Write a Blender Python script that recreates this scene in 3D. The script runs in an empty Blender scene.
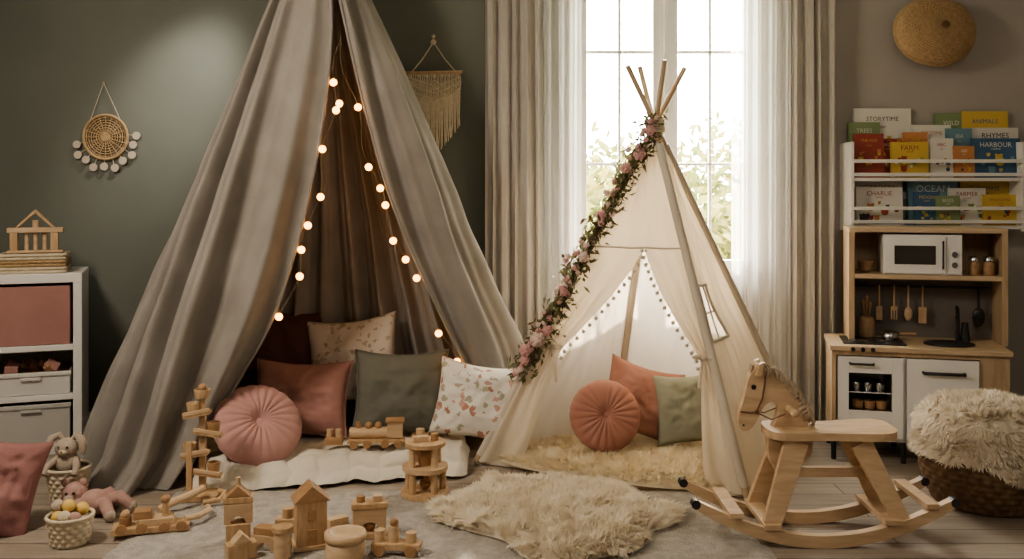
import bpy, math, random
from mathutils import Vector, Matrix, Euler, noise
random.seed(7)
V=Vector
pi=math.pi
sc=bpy.context.scene
BUILT=[]

# ------------------------------------------------------------------ materials
def make(name,c1,c2=None,rough=.7,scale=4,stretch=(1,1,1),bump=.0,bscale=200,transl=0,transp=0,metal=0,emit=0,lo=.35,hi=.65,distort=0,sheen=0):
    m=bpy.data.materials.new(name); m.use_nodes=True
    nt=m.node_tree; N=nt.nodes; L=nt.links
    b=N['Principled BSDF']; out=N['Material Output']
    b.inputs['Roughness'].default_value=rough
    b.inputs['Metallic'].default_value=metal
    if rough>.6: b.inputs['Specular IOR Level'].default_value=.2
    if sheen: b.inputs['Sheen Weight'].default_value=sheen
    if c2 is None: c2=tuple(x*.88 for x in c1)
    tc=N.new('ShaderNodeTexCoord'); mp=N.new('ShaderNodeMapping')
    mp.inputs['Scale'].default_value=stretch
    L.new(tc.outputs['Object'],mp.inputs[0])
    n=N.new('ShaderNodeTexNoise'); n.inputs['Scale'].default_value=scale; n.inputs['Detail'].default_value=4
    n.inputs['Distortion'].default_value=distort
    L.new(mp.outputs[0],n.inputs['Vector'])
    r=N.new('ShaderNodeValToRGB')
    r.color_ramp.elements[0].position=lo; r.color_ramp.elements[1].position=hi
    r.color_ramp.elements[0].color=(*c1,1); r.color_ramp.elements[1].color=(*c2,1)
    L.new(n.outputs['Fac'],r.inputs[0]); L.new(r.outputs[0],b.inputs['Base Color'])
    if bump:
        n2=N.new('ShaderNodeTexNoise'); n2.inputs['Scale'].default_value=bscale; n2.inputs['Detail'].default_value=2
        L.new(mp.outputs[0],n2.inputs['Vector'])
        bp=N.new('ShaderNodeBump'); bp.inputs['Strength'].default_value=bump; bp.inputs['Distance'].default_value=.01
        L.new(n2.outputs['Fac'],bp.inputs['Height']); L.new(bp.outputs[0],b.inputs['Normal'])
    if emit:
        L.new(r.outputs[0],b.inputs['Emission Color']); b.inputs['Emission Strength'].default_value=emit
    last=b.outputs[0]
    if transl:
        t=N.new('ShaderNodeBsdfTranslucent'); L.new(r.outputs[0],t.inputs[0])
        mx=N.new('ShaderNodeMixShader'); mx.inputs[0].default_value=transl
        L.new(last,mx.inputs[1]); L.new(t.outputs[0],mx.inputs[2]); last=mx.outputs[0]
    if transp:
        t=N.new('ShaderNodeBsdfTransparent')
        mx=N.new('ShaderNodeMixShader'); mx.inputs[0].default_value=transp
        L.new(last,mx.inputs[1]); L.new(t.outputs[0],mx.inputs[2]); last=mx.outputs[0]
    L.new(last,out.inputs[0])
    return m

def pattern(name,base,cols,scale=9,thr=.3,warp=.06):
    m=bpy.data.materials.new(name); m.use_nodes=True
    nt=m.node_tree; N=nt.nodes; L=nt.links; b=N['Principled BSDF']
    b.inputs['Roughness'].default_value=.9; b.inputs['Specular IOR Level'].default_value=.1
    tc=N.new('ShaderNodeTexCoord')
    nz=N.new('ShaderNodeTexNoise'); nz.inputs['Scale'].default_value=38
    L.new(tc.outputs['Object'],nz.inputs['Vector'])
    mixv=N.new('ShaderNodeMixRGB'); mixv.inputs[0].default_value=warp
    L.new(tc.outputs['Object'],mixv.inputs[1]); L.new(nz.outputs['Color'],mixv.inputs[2])
    v=N.new('ShaderNodeTexVoronoi'); v.inputs['Scale'].default_value=scale
    L.new(mixv.outputs[0],v.inputs['Vector'])
    lt=N.new('ShaderNodeMath'); lt.operation='LESS_THAN'; lt.inputs[1].default_value=thr
    L.new(v.outputs['Distance'],lt.inputs[0])
    sep=N.new('ShaderNodeSeparateColor'); L.new(v.outputs['Color'],sep.inputs[0])
    r=N.new('ShaderNodeValToRGB'); r.color_ramp.interpolation='CONSTANT'
    e=r.color_ramp.elements
    e[0].color=(*cols[0],1); e[0].position=0
    e[1].color=(*cols[1],1); e[1].position=1/len(cols)
    for i,c in enumerate(cols[2:]):
        q=e.new((i+2)/len(cols)); q.color=(*c,1)
    L.new(sep.outputs[0],r.inputs[0])
    mx=N.new('ShaderNodeMixRGB'); mx.inputs[1].default_value=(*base,1)
    L.new(lt.outputs[0],mx.inputs[0]); L.new(r.outputs[0],mx.inputs[2])
    L.new(mx.outputs[0],b.inputs['Base Color'])
    return m

WG=make('wall_green',(.165,.170,.145),(.185,.19,.163),.92,2,bump=.05,bscale=120)
WT=make('wall_taupe',(.40,.37,.335),(.43,.395,.36),.92,2,bump=.05,bscale=120)
WHT=make('white_paint',(.80,.78,.74),(.77,.75,.71),.4)
CEIL=make('ceiling_white',(.8,.78,.74),None,.9)
LINEN=make('canopy_linen',(.37,.34,.308),(.305,.28,.252),.95,5,bump=.3,bscale=260,transl=.10,sheen=.15)
DRAPE=make('drape_fabric',(.66,.615,.57),(.60,.56,.515),.95,6,bump=.2,bscale=300,transl=.35)
SHEER=make('sheer_voile',(.95,.93,.9),(.9,.88,.85),.95,6,transl=.6,transp=.34)
CANVAS=make('teepee_canvas',(.86,.78,.655),(.82,.74,.615),.92,5,bump=.2,bscale=260,transl=.40)
CANV2=make('teepee_sleeve',(.66,.59,.50),(.60,.535,.45),.92,5,bump=.2,bscale=260)
PANE=make('sheer_pane',(.97,.95,.92),None,.9,transl=.6,transp=.35)
POLE=make('pole_wood',(.55,.42,.29),(.43,.32,.21),.6,6,(1,1,.2))
WOOD=make('birch_wood',(.62,.43,.26),(.48,.315,.175),.5,9,(6,6,1),bump=.04,bscale=40,distort=.6)
WOODL=make('pale_beech',(.67,.49,.32),(.55,.385,.235),.5,7,(1,6,6),distort=.6)
WOODD=make('toy_wood_dark',(.46,.28,.15),(.36,.21,.105),.5,9,(1,5,5))
OAK=make('kitchen_oak',(.52,.385,.25),(.42,.305,.19),.5,6,(5,5,.6),distort=.8)
OAKT=make('counter_oak',(.60,.455,.31),(.50,.375,.25),.45,6,(.6,6,6),distort=.8)
KW=make('kitchen_white',(.82,.80,.77),(.79,.77,.74),.35)
BLACK=make('black_metal',(.02,.02,.02),(.03,.03,.03),.35)
DARKG=make('dark_glass',(.05,.045,.04),(.07,.06,.05),.12)
SPLASH=make('splash_grey',(.16,.14,.125),(.19,.165,.145),.6)
STEEL=make('steel',(.5,.5,.5),None,.25,metal=1)
PINK=make('dusty_pink',(.45,.25,.22),(.40,.215,.19),.95,8,bump=.3,bscale=300,sheen=.12)
PINKR=make('rose_velvet',(.56,.33,.305),(.50,.285,.26),.85,8,bump=.2,bscale=200,sheen=.2)
ROSED=make('deep_rose_cotton',(.38,.20,.19),(.33,.17,.16),.95,8,bump=.3,bscale=200)
CORAL=make('terracotta_velvet',(.46,.235,.185),(.40,.195,.15),.9,8,bump=.2,bscale=200,sheen=.15)
CORAL2=make('terracotta_linen',(.44,.235,.19),(.385,.20,.155),.95,8,bump=.3,bscale=300)
BROWN=make('brown_fabric',(.13,.065,.053),(.10,.05,.042),.95,8,bump=.3,bscale=300)
OLIVE=make('sage_fabric',(.185,.185,.155),(.165,.165,.135),.95,8,bump=.3,bscale=300)
OLIVE2=make('sage_light',(.31,.31,.245),(.265,.265,.205),.95,8,bump=.3,bscale=300)
CREAM=make('cream_quilt',(.74,.69,.61),(.69,.635,.55),.95,5,bump=.3,bscale=180)
FLOR=pattern('floral_print',(.80,.76,.70),[(.50,.27,.2),(.80,.76,.70),(.5,.42,.33),(.45,.42,.32),(.80,.76,.70),(.62,.4,.33)],27,.42,.045)
SPEC=pattern('leaf_print',(.64,.585,.51),[(.42,.34,.26),(.64,.585,.51),(.46,.40,.32)],30,.36,.05)
FUR=make('sheep_fur',(.96,.90,.79),(.90,.82,.69),.95,14,transl=.36)
FURY=make('golden_fur',(.96,.89,.74),(.91,.81,.63),.95,14,transl=.4)
FURB=make('beige_fur',(.86,.78,.66),(.76,.67,.54),.95,14,transl=.3)
MANE=make('mane_yarn',(.52,.42,.31),(.43,.34,.25),.95,9)
WICK=make('wicker_brown',(.24,.155,.09),(.15,.09,.055),.75,40)
STRAW=make('straw',(.50,.355,.205),(.39,.265,.145),.8,60)
ROPE=make('cotton_rope',(.70,.61,.47),(.60,.51,.38),.95,40)
SHELL=make('shell_disc',(.58,.49,.39),(.50,.41,.32),.5)
BOXP=make('box_pink',(.44,.24,.21),(.40,.215,.185),.9,6,bump=.2,bscale=300)
BOXG=make('bin_grey',(.52,.50,.47),(.48,.46,.43),.5)
BOXW=make('bin_white',(.70,.68,.64),(.66,.64,.60),.45)
LEAF=make('leaf_green',(.15,.17,.08),(.21,.20,.11),.7,30,transl=.2)
LEAF2=make('leaf_dusky',(.22,.14,.11),(.17,.16,.09),.7,30)
PETAL=make('petal_pink',(.80,.50,.48),(.72,.42,.40),.8,30,transl=.2)
PETAL2=make('petal_cream',(.92,.76,.70),(.86,.66,.6),.8,30,transl=.2)
YEL=make('ball_yellow',(.80,.56,.18),None,.6)
BEIGEPL=make('plush_beige',(.52,.44,.36),(.44,.36,.29),.95,30,bump=.4,bscale=150)
PINKPL=make('plush_pink',(.52,.34,.30),(.45,.29,.25),.95,30,bump=.4,bscale=150)
LEATHER=make('leather',(.24,.13,.08),(.18,.09,.055),.5)
BULB=make('warm_bulb',(1,.40,.08),(1,.40,.08),.5,emit=6)
WIRE=make('wire',(.3,.22,.13),None,.6)
LEAFOUT=make('garden_leaf',(.12,.15,.045),(.24,.20,.06),.7,3,transl=.3)
GRASS=make('lawn_grass',(.25,.3,.1),(.3,.33,.12),.9,3)
BARK=make('bark',(.2,.14,.1),None,.9)

FL=bpy.data.materials.new('oak_planks'); FL.use_nodes=True
nt=FL.node_tree;N=nt.nodes;L=nt.links;b=N['Principled BSDF']
tc=N.new('ShaderNodeTexCoord'); mp=N.new('ShaderNodeMapping'); L.new(tc.outputs['Object'],mp.inputs[0])
br=N.new('ShaderNodeTexBrick'); br.inputs['Scale'].default_value=1
br.inputs['Brick Width'].default_value=1.4; br.inputs['Row Height'].default_value=.14; br.inputs['Mortar Size'].default_value=.003
br.inputs['Color1'].default_value=(.41,.35,.29,1); br.inputs['Color2'].default_value=(.34,.285,.235,1); br.inputs['Mortar'].default_value=(.14,.11,.09,1)
L.new(mp.outputs[0],br.inputs['Vector'])
m2=N.new('ShaderNodeMapping'); m2.inputs['Scale'].default_value=(1.2,14,1); L.new(tc.outputs['Object'],m2.inputs[0])
nz=N.new('ShaderNodeTexNoise'); nz.inputs['Scale'].default_value=3; nz.inputs['Detail'].default_value=6; nz.inputs['Distortion'].default_value=.7
L.new(m2.outputs[0],nz.inputs['Vector'])
rp=N.new('ShaderNodeValToRGB'); rp.color_ramp.elements[0].position=.3; rp.color_ramp.elements[0].color=(.72,.70,.68,1); rp.color_ramp.elements[1].position=.7
L.new(nz.outputs['Fac'],rp.inputs[0])
mx=N.new('ShaderNodeMixRGB'); mx.blend_type='MULTIPLY'; mx.inputs[0].default_value=1
L.new(br.outputs['Color'],mx.inputs[1]); L.new(rp.outputs[0],mx.inputs[2]); L.new(mx.outputs[0],b.inputs['Base Color'])
b.inputs['Roughness'].default_value=.5
RUG=make('rug_wool',(.50,.465,.42),(.40,.37,.33),.98,26,bump=1,bscale=130,lo=.38,hi=.62)

# ------------------------------------------------------------------ mesh builder
def T(loc=(0,0,0),rx=0,ry=0,rz=0,s=1):
    return Matrix.Translation(V(loc))@Euler((rx,ry,rz)).to_matrix().to_4x4()@Matrix.Scale(s,4)

class MB:
    def __init__(s): s.v=[];s.f=[];s.m=[];s.s=[];s.mats=[]
    def mi(s,mat):
        if mat not in s.mats: s.mats.append(mat)
        return s.mats.index(mat)
    def add(s,vs,fs,mat,smooth=False,M=None):
        o=len(s.v); k=s.mi(mat)
        if M is not None: vs=[M@V(p) for p in vs]
        s.v.extend([tuple(p) for p in vs])
        for f in fs:
            s.f.append(tuple(i+o for i in f)); s.m.append(k); s.s.append(smooth)
    def box(s,c,d,mat,M=None,R=None):
        x,y,z=d[0]/2,d[1]/2,d[2]/2
        vs=[V((a,b,e)) for a in(-x,x) for b in(-y,y) for e in(-z,z)]
        if R is not None: vs=[R.to_3x3()@p for p in vs]
        vs=[p+V(c) for p in vs]
        s.add(vs,[(0,1,3,2),(4,6,7,5),(0,4,5,1),(2,3,7,6),(0,2,6,4),(1,5,7,3)],mat,False,M)
    def bb(s,x0,x1,y0,y1,z0,z1,mat,M=None):
        s.box(((x0+x1)/2,(y0+y1)/2,(z0+z1)/2),(x1-x0,y1-y0,z1-z0),mat,M)
    def tube(s,pts,r,mat,n=8,M=None,cap=True,closed=False):
        pts=[V(p) for p in pts]; k=len(pts)
        rs=r if isinstance(r,(list,tuple)) else [r]*k
        vs=[];fs=[];up=None
        for i,p in enumerate(pts):
            if closed: d=pts[(i+1)%k]-pts[i-1]
            else: d=(pts[min(i+1,k-1)]-pts[max(i-1,0)])
            if d.length<1e-9: d=V((0,0,1))
            d.normalize()
            if up is None:
                up=V((0,0,1)) if abs(d.z)<.9 else V((1,0,0))
            a=d.cross(up)
            if a.length<1e-6: a=d.orthogonal()
            a.normalize(); b=a.cross(d); up=b
            for j in range(n):
                t=2*pi*j/n; vs.append(p+(a*math.cos(t)+b*math.sin(t))*rs[i])
        rng=k if closed else k-1
        for i in range(rng):
            for j in range(n):
                i2=(i+1)%k
                fs.append((i*n+j,i*n+(j+1)%n,i2*n+(j+1)%n,i2*n+j))
        s.add(vs,fs,mat,True,M)
        if cap and not closed:
            s.add(vs[:n],[tuple(range(n))[::-1]],mat,False,M)
            s.add(vs[-n:],[tuple(range(n))],mat,False,M)
    def cyl(s,p0,p1,r,mat,r1=None,n=16,M=None):
        s.tube([p0,p1],[r,r if r1 is None else r1],mat,n,M)
    def surf(s,fn,nu,nv,mat,closeu=False,M=None,smooth=True,skip=None):
        vs=[];fs=[]
        cu=nu if closeu else nu+1
        for j in range(nv+1):
            for i in range(cu): vs.append(fn(i/nu,j/nv))
        for j in range(nv):
            for i in range(nu):
                if skip and skip((i+.5)/nu,(j+.5)/nv): continue
                a=j*cu+i; b_=j*cu+(i+1)%cu
                fs.append((a,b_,b_+cu,a+cu))
        s.add(vs,fs,mat,smooth,M)
    def sph(s,c,r,mat,n=12,M=None,R=None):
        rr=r if isinstance(r,(list,tuple)) else (r,r,r)
        c=V(c)
        def fn(u,v):
            t=2*pi*u; p=pi*(v-.5)*.9999
            q=V((rr[0]*math.cos(p)*math.cos(t),rr[1]*math.cos(p)*math.sin(t),rr[2]*math.sin(p)))
            if R is not None: q=R.to_3x3()@q
            return c+q
        s.surf(fn,n,max(4,n//2),mat,True,M)
    def lathe(s,prof,mat,n=24,M=None,smooth=True):
        k=len(prof)
        vs=[(r*math.cos(2*pi*i/n),r*math.sin(2*pi*i/n),z) for r,z in prof for i in range(n)]
        fs=[(j*n+i,j*n+(i+1)%n,(j+1)*n+(i+1)%n,(j+1)*n+i) for j in range(k-1) for i in range(n)]
        s.add(vs,fs,mat,smooth,M)
        if prof[0][0]>1e-4: s.add(vs[:n],[tuple(range(n))[::-1]],mat,False,M)
        if prof[-1][0]>1e-4: s.add(vs[-n:],[tuple(range(n))],mat,False,M)
    def prism(s,poly,y0,y1,mat,M=None):
        n=len(poly)
        vs=[(x,y0,z) for x,z in poly]+[(x,y1,z) for x,z in poly]
        fs=[tuple(range(n)),tuple(range(2*n-1,n-1,-1))]+[(i,n+i,n+(i+1)%n,(i+1)%n) for i in range(n)]
        s.add(vs,fs,mat,False,M)
    def text(s,body,size,M,mat):
        cu=bpy.data.curves.new('t','FONT'); cu.body=body; cu.size=size; cu.align_x='CENTER'; cu.align_y='CENTER'; cu.resolution_u=2
        ob=bpy.data.objects.new('t',cu); sc.collection.objects.link(ob)
        bpy.context.view_layer.update()
        me=ob.to_mesh()
        vs=[tuple(v.co) for v in me.vertices]; fs=[tuple(p.vertices) for p in me.polygons]
        s.add(vs,fs,mat,False,M)
        ob.to_mesh_clear(); bpy.data.objects.remove(ob); bpy.data.curves.remove(cu)
    def build(s,name,bevel=0,weld=False,parent=None,seg=2,subsurf=0):
        xs=[p[0] for p in s.v]; ys=[p[1] for p in s.v]; zs=[p[2] for p in s.v]
        o=V(((min(xs)+max(xs))/2,(min(ys)+max(ys))/2,min(zs)))
        me=bpy.data.meshes.new(name)
        me.from_pydata([(p[0]-o.x,p[1]-o.y,p[2]-o.z) for p in s.v],[],s.f)
        for m in s.mats: me.materials.append(m)
        me.polygons.foreach_set('material_index',s.m)
        me.polygons.foreach_set('use_smooth',s.s)
        me.update()
        if weld:
            import bmesh
            bm=bmesh.new(); bm.from_mesh(me); bmesh.ops.remove_doubles(bm,verts=bm.verts,dist=1e-5)
            bmesh.ops.recalc_face_normals(bm,faces=bm.faces); bm.to_mesh(me); bm.free()
        ob=bpy.data.objects.new(name,me); ob.location=o; sc.collection.objects.link(ob); BUILT.append(ob)
        if bevel:
            md=ob.modifiers.new('bevel','BEVEL'); md.width=bevel; md.segments=seg; md.limit_method='ANGLE'; md.angle_limit=.7
        return ob
def place_group(start,pivot,ang,sx=1,shift=(0,0,0)):
    M=Matrix.Translation(V(pivot)+V(shift))@Matrix.Rotation(ang,4,'Z')@Matrix.Diagonal((sx,1,1,1))@Matrix.Translation(-V(pivot))
    for ob in BUILT[start:]:
        ob.matrix_world=M@Matrix.Translation(ob.location)

# ------------------------------------------------------------------ soft shapes
def pillow(name,w,h,t,M,mat,n=34,seed=0,piping=None,wr=1.0):
    mb=MB()
    def side(sg):
        def fn(a,b_):
            u=2*a-1; v=2*b_-1
            x=w/2*u*(.91+.09*v*v); z=h/2*v*(.91+.09*u*u)
            e=max(0,(1-u*u)*(1-v*v))
            y=t/2*e**.40
            q=noise.noise(V((u*2.2+seed,v*2.2,seed*1.7+sg)))*.28+noise.noise(V((u*6+seed,v*6,seed+sg*3)))*.12
            cr=abs(math.sin(math.atan2(v,u)*9+seed))*.14*(abs(u*v))
            y*=1+(q-cr)*wr
            z-= .03*h*(1-u*u)*(v>0)*v
            return V((x,sg*y,z))
        return fn
    mb.surf(side(-1),n,n,mat,M=M); mb.surf(side(1),n,n,mat,M=M)
    if piping:
        pts=[]
        for k in range(4*20):
            q,f=divmod(k,20); f=f/20*2-1
            u,v=[(f,-1),(1,f),(-f,1),(-1,-f)][q]
            pts.append(V((w/2*u*(.91+.09*v*v),0,h/2*v*(.91+.09*u*u)-.03*h*(1-u*u)*(v>0)*v)))
        mb.tube(pts,.005,piping,6,M=M,closed=True)
    return mb.build(name,weld=True)

def round_cushion(name,R,Tk,M,mat,pl=22,seed=0):
    mb=MB()
    def fn(u,v):
        th=2*pi*u; a=(v*2-1)
        rr=math.sin((1-abs(a))*pi/2)
        y=Tk/2*(max(0,1-rr**3.2))**.5*(1-.62*math.exp(-(rr/.17)**2))
        pleat=abs(math.cos(pl*th/2))**.6
        y*=1-.13*(1-pleat)*min(1,rr*3)
        r=R*rr*(1+.015*noise.noise(V((math.cos(th)*2,math.sin(th)*2,seed)))-.012*(1-pleat))
        sg=-1 if a<0 else 1
        return V((r*math.cos(th),sg*y,r*math.sin(th)))
    mb.surf(fn,132,40,mat,True,M=M)
    mb.sph((0,-Tk*.21,0),(R*.09,R*.05,R*.09),mat,12,M=M)
    return mb.build(name,weld=False)

def wicker(mb,c,R0,R1,h,mat,rows=8,n=24,amp=.004,bulge=0,M=None):
    c=V(c)
    def fn(u,v):
        th=2*pi*u; row=v*rows
        r=R0+(R1-R0)*v+bulge*math.sin(pi*v)
        ph=(int(row)%2)*pi
        r+=amp*math.sin(th*n+ph)*abs(math.sin(pi*row))+amp*.8*abs(math.sin(pi*row))
        return c+V((r*math.cos(th),r*math.sin(th),h*v))
    mb.surf(fn,n*6,rows*4,mat,True,M=M)
    pts=[c+V((R1*math.cos(2*pi*i/32),R1*math.sin(2*pi*i/32),h)) for i in range(32)]
    mb.tube(pts,amp*1.8,mat,8,closed=True,M=M)
    mb.lathe([(0.0001,.004),(R0*.98,.004)],mat,24,M=(M or Matrix.Identity(4))@Matrix.Translation(c))
    mb.lathe([(0.0001,h*.6),((R0+R1)/2*.97,h*.6)],mat,24,M=(M or Matrix.Identity(4))@Matrix.Translation(c))

def fur(mb,samples,mat,Lh,W,a=.5,fl=.6,rn=.5,droop=.3):
    vs=[];fs=[]
    for p,nn,f in samples:
        p=V(p);nn=V(nn)
        nf=noise.noise_vector(p*16); n2=noise.noise_vector(p*50)
        d=(nn*a+V(f)*fl+nf*rn*1.4+n2*rn*.9+V((random.gauss(0,.10),random.gauss(0,.10),random.gauss(0,.06))))
        if d.length<1e-4: d=nn.copy()
        d.normalize(); Ls=Lh*random.uniform(.7,1.2); q=p.copy(); o=len(vs)
        sd=d.cross(nn)
        if sd.length<1e-3: sd=d.orthogonal()
        sd.normalize()
        cw=[1,.85,.55]
        curl=random.uniform(-.5,.5)
        for k in range(3):
            w=W*cw[k]; vs.append(q-sd*w/2); vs.append(q+sd*w/2)
            q=q+d*Ls/3
            d=(d-nn*droop*(.6 if q.z>.015 else 0)+sd*curl*.5).normalized()
        vs.append(q)
        fs+= [(o,o+1,o+3,o+2),(o+2,o+3,o+5,o+4),(o+4,o+5,o+6)]
    mb.add(vs,fs,mat,True)

def inpoly(x,y,P):
    c=False;j=len(P)-1
    for i in range(len(P)):
        xi,yi=P[i];xj,yj=P[j]
        if (yi>y)!=(yj>y) and x<(xj-xi)*(y-yi)/(yj-yi)+xi: c=not c
        j=i
    return c
def smoothpoly(P,k=6):
    out=[];n=len(P)
    for i in range(n):
        p0,p1,p2,p3=[V(P[(i+j)%n]) for j in(-1,0,1,2)]
        for s_ in range(k):
            t=s_/k
            out.append(tuple(.5*((2*p1)+(-p0+p2)*t+(2*p0-5*p1+4*p2-p3)*t*t+(-p0+3*p1-3*p2+p3)*t**3)))
    return out
def pdist(x,y,P):
    return min(math.hypot(x-a,y-b_) for a,b_ in P)
def fur_rug(name,P,mat,n,Lh,W,h=.03,z0=0.0):
    P=smoothpoly(P); mb=MB()
    cx=sum(p[0] for p in P)/len(P); cy=sum(p[1] for p in P)/len(P)
    def fn(u,v):
        i=int(round(u*len(P)))%len(P); s_=1-v
        x=cx+(P[i][0]-cx)*s_; y=cy+(P[i][1]-cy)*s_
        return V((x,y,z0+.004+h*min(1,v*5)**.5+ (.008*noise.noise(V((x*9,y*9,0))) if v>.1 else 0)))
    mb.surf(fn,len(P),12,mat,True)
    S=[];xs=[p[0] for p in P];ys=[p[1] for p in P]
    while len(S)<n:
        x=random.uniform(min(xs),max(xs)); y=random.uniform(min(ys),max(ys))
        if not inpoly(x,y,P): continue
        d=pdist(x,y,P); e=min(1,d/.07)
        z=z0+.006+h*e**.5+.008*noise.noise(V((x*9,y*9,0)))
        o=V((x-cx,y-cy,0)).normalized()*(.9 if e<1 else .25)
        S.append(((x,y,z),V((0,0,1)),o))
    fur(mb,S,mat,Lh,W,a=.42,rn=.48)
    return mb.build(name)

# ------------------------------------------------------------------ ROOM
YW=5.1
def slab(name,x0,x1,y0,y1,z0,z1,mat):
    mb=MB(); mb.bb(x0,x1,y0,y1,z0,z1,mat); return mb.build(name)
slab('floor',-3.1,3.1,-1.5,5.3,-.1,0,FL)
slab('ceiling',-3.1,3.1,-1.5,5.3,2.75,2.85,CEIL)
slab('wall_left',-3.1,-3.0,-1.5,5.3,0,2.75,WG)
slab('wall_right',3.0,3.1,-1.5,5.3,0,2.75,WT)
slab('wall_front',-3.0,3.0,-1.5,-1.4,0,2.75,WT)
WX0,WX1,WZ0,WZ1=.30,1.36,.78,2.5
mb=MB(); mb.bb(-3.0,WX0,YW,YW+.2,0,2.75,WG); mb.build('wall_back')
mb=MB(); mb.bb(WX1,3.0,YW,YW+.2,0,2.75,WT); mb.bb(WX0,WX1,YW,YW+.2,0,WZ0,WT); mb.bb(WX0,WX1,YW,YW+.2,WZ1,2.75,WT); mb.build('wall_back')
slab('baseboard_back',-3.0,3.0,YW-.015,YW,0,.09,WHT)

mb=MB()
y0,y1=YW+.05,YW+.11
cx=.83
mb.bb(WX0,WX0+.05,y0-.03,y1,WZ0,WZ1,WHT); mb.bb(WX1-.05,WX1,y0-.03,y1,WZ0,WZ1,WHT)
mb.bb(WX0,WX1,y0-.03,y1,WZ1-.05,WZ1,WHT); mb.bb(WX0,WX1,y0-.03,y1,WZ0,WZ0+.05,WHT)
mb.bb(cx-.012,cx+.012,y0-.035,y1,WZ0+.05,WZ1-.05,WHT)
for a,b_ in((WX0+.05,cx-.012),(cx+.012,WX1-.05)):
    f=.055
    mb.bb(a,a+f,y0-.01,y1-.01,WZ0+.05,WZ1-.05,WHT); mb.bb(b_-f,b_,y0-.01,y1-.01,WZ0+.05,WZ1-.05,WHT)
    mb.bb(a,b_,y0-.01,y1-.01,WZ0+.05,WZ0+.12,WHT); mb.bb(a,b_,y0-.01,y1-.01,WZ1-.11,WZ1-.05,WHT)
    m_=(a+b_)/2
    mb.bb(m_-.008,m_+.008,y0+.01,y1-.02,WZ0+.1,WZ1-.1,WHT)
    for zz in(1.42,2.03): mb.bb(a+f,b_-f,y0+.01,y1-.02,zz-.008,zz+.008,WHT)
mb.bb(WX0-.01,WX1+.01,YW-.02,YW+.05,WZ0-.03,WZ0,WHT)
mb.bb(cx-.03,cx-.012,y0-.05,y0-.035,1.35,1.47,STEEL)
mb.build('window_1',bevel=.004)

slab('lawn',-15,20,5.6,40,-.6,-.5,GRASS)
random.seed(3)
for (x,y,zc,rx,rz) in [(.6,11,.45,1.5,1.05),(2.6,12,.25,1.7,.9),(-1.6,12.5,.6,1.6,1.2),(1.5,19,.9,2.6,1.6),(4.8,18,.9,2.5,1.8),(4.6,11,.3,1.4,1.0)]:
    mb=MB(); vs=[];fs=[]
    for k in range(2600):
        d=V((random.gauss(0,1),random.gauss(0,1),random.gauss(0,1))).normalized()*random.uniform(.4,1.05)*(1+.25*noise.noise(V((k*.01,x,y))))
        p=V((x+d.x*rx,y+d.y*rx,max(-.3,zc+d.z*rz)))
        a=V((random.gauss(0,1),random.gauss(0,1),random.gauss(0,1))).normalized()*.12
        b2=a.orthogonal().normalized()*.07
        o=len(vs); vs+= [p-a,p+b2,p+a,p-b2]; fs.append((o,o+1,o+2,o+3))
    mb.add(vs,fs,LEAFOUT); mb.cyl((x,y,-.499),(x,y,zc),.09,BARK)
    mb.build('garden_shrub')

def curtain(name,x0,x1,yc,z0,z1,folds,amp,mat,seed=0,sway=0):
    mb=MB()
    def fn(u,v):
        z=z1+(z0-z1)*v
        ph=folds*2*pi*u+.7*noise.noise(V((u*3+seed,v*.8,0)))*2
        a=amp*(.6+.4*noise.noise(V((u*4,v*1.2,seed)))+.2*v)
        x=x0+(x1-x0)*u+.012*math.sin(ph*.5+seed)+sway*v*v
        y=yc+a*math.sin(ph)+a*.3*math.sin(ph*2.3+seed)
        return V((x,y,z))
    mb.surf(fn,int(folds*14),40,mat)
    return mb.build(name)
curtain('curtain_drape',-.15,.155,5.015,.01,2.58,5,.03,DRAPE,1)
curtain('curtain_drape',1.47,1.70,5.015,.01,2.58,4,.03,DRAPE,2)
curtain('sheer_curtain',.12,.37,5.05,.01,2.58,7,.014,SHEER,3)
curtain('sheer_curtain',1.17,1.49,5.045,.01,2.58,8,.016,SHEER,4)
mb=MB(); mb.cyl((-.3,5.03,2.6),(1.95,5.03,2.6),.012,BLACK); mb.sph((-.31,5.03,2.6),.025,BLACK); mb.sph((1.96,5.03,2.6),.025,BLACK)
for x in(-.25,.83,1.9): mb.cyl((x,5.03,2.6),(x,5.1,2.6),.008,BLACK)
mb.build('curtain_rod')

# ------------------------------------------------------------------ RUG
mb=MB()
def rf(u,v):
    x=-1.42+2.34*u; y=2.85+1.17*v
    e=min(u,1-u,v,1-v)
    return V((x,y,.002+.014*min(1,e*40)+.004*noise.noise(V((x*14,y*14,0)))))
mb.surf(rf,140,90,RUG)
mb.build('area_rug')

# ------------------------------------------------------------------ CANOPY
AP=V((-.93,4.57,2.66)); ZT=2.66
def lerp_table(tab,z):
    if z>=tab[0][0]: return tab[0][1:]
    for a,b_ in zip(tab,tab[1:]):
        if z>=b_[0]:
            t=(a[0]-z)/(a[0]-b_[0]); return tuple(p+(q-p)*t for p,q in zip(a[1:],b_[1:]))
    return tab[-1][1:]
def smooth_table(tab,z):
    ws=[lerp_table(tab,z+d) for d in(-.12,-.06,0,.06,.12)] if .12<z<2.5 else [lerp_table(tab,z)]
    return tuple(sum(w[i] for w in ws)/len(ws) for i in range(2))
GL=[(2.66,-.92,4.53),(2.117,-.833,4.42),(1.79,-.85,4.40),(1.464,-.89,4.37),(1.075,-.965,4.33),(.672,-1.08,4.28),(.41,-1.236,4.24),(0,-1.45,4.17)]
GR=[(2.66,-.91,4.53),(2.117,-.791,4.42),(1.70,-.70,4.45),(1.256,-.585,4.5),(.936,-.46,4.54),(.605,-.31,4.58),(.395,-.20,4.62),(0,-.10,4.67)]
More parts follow.
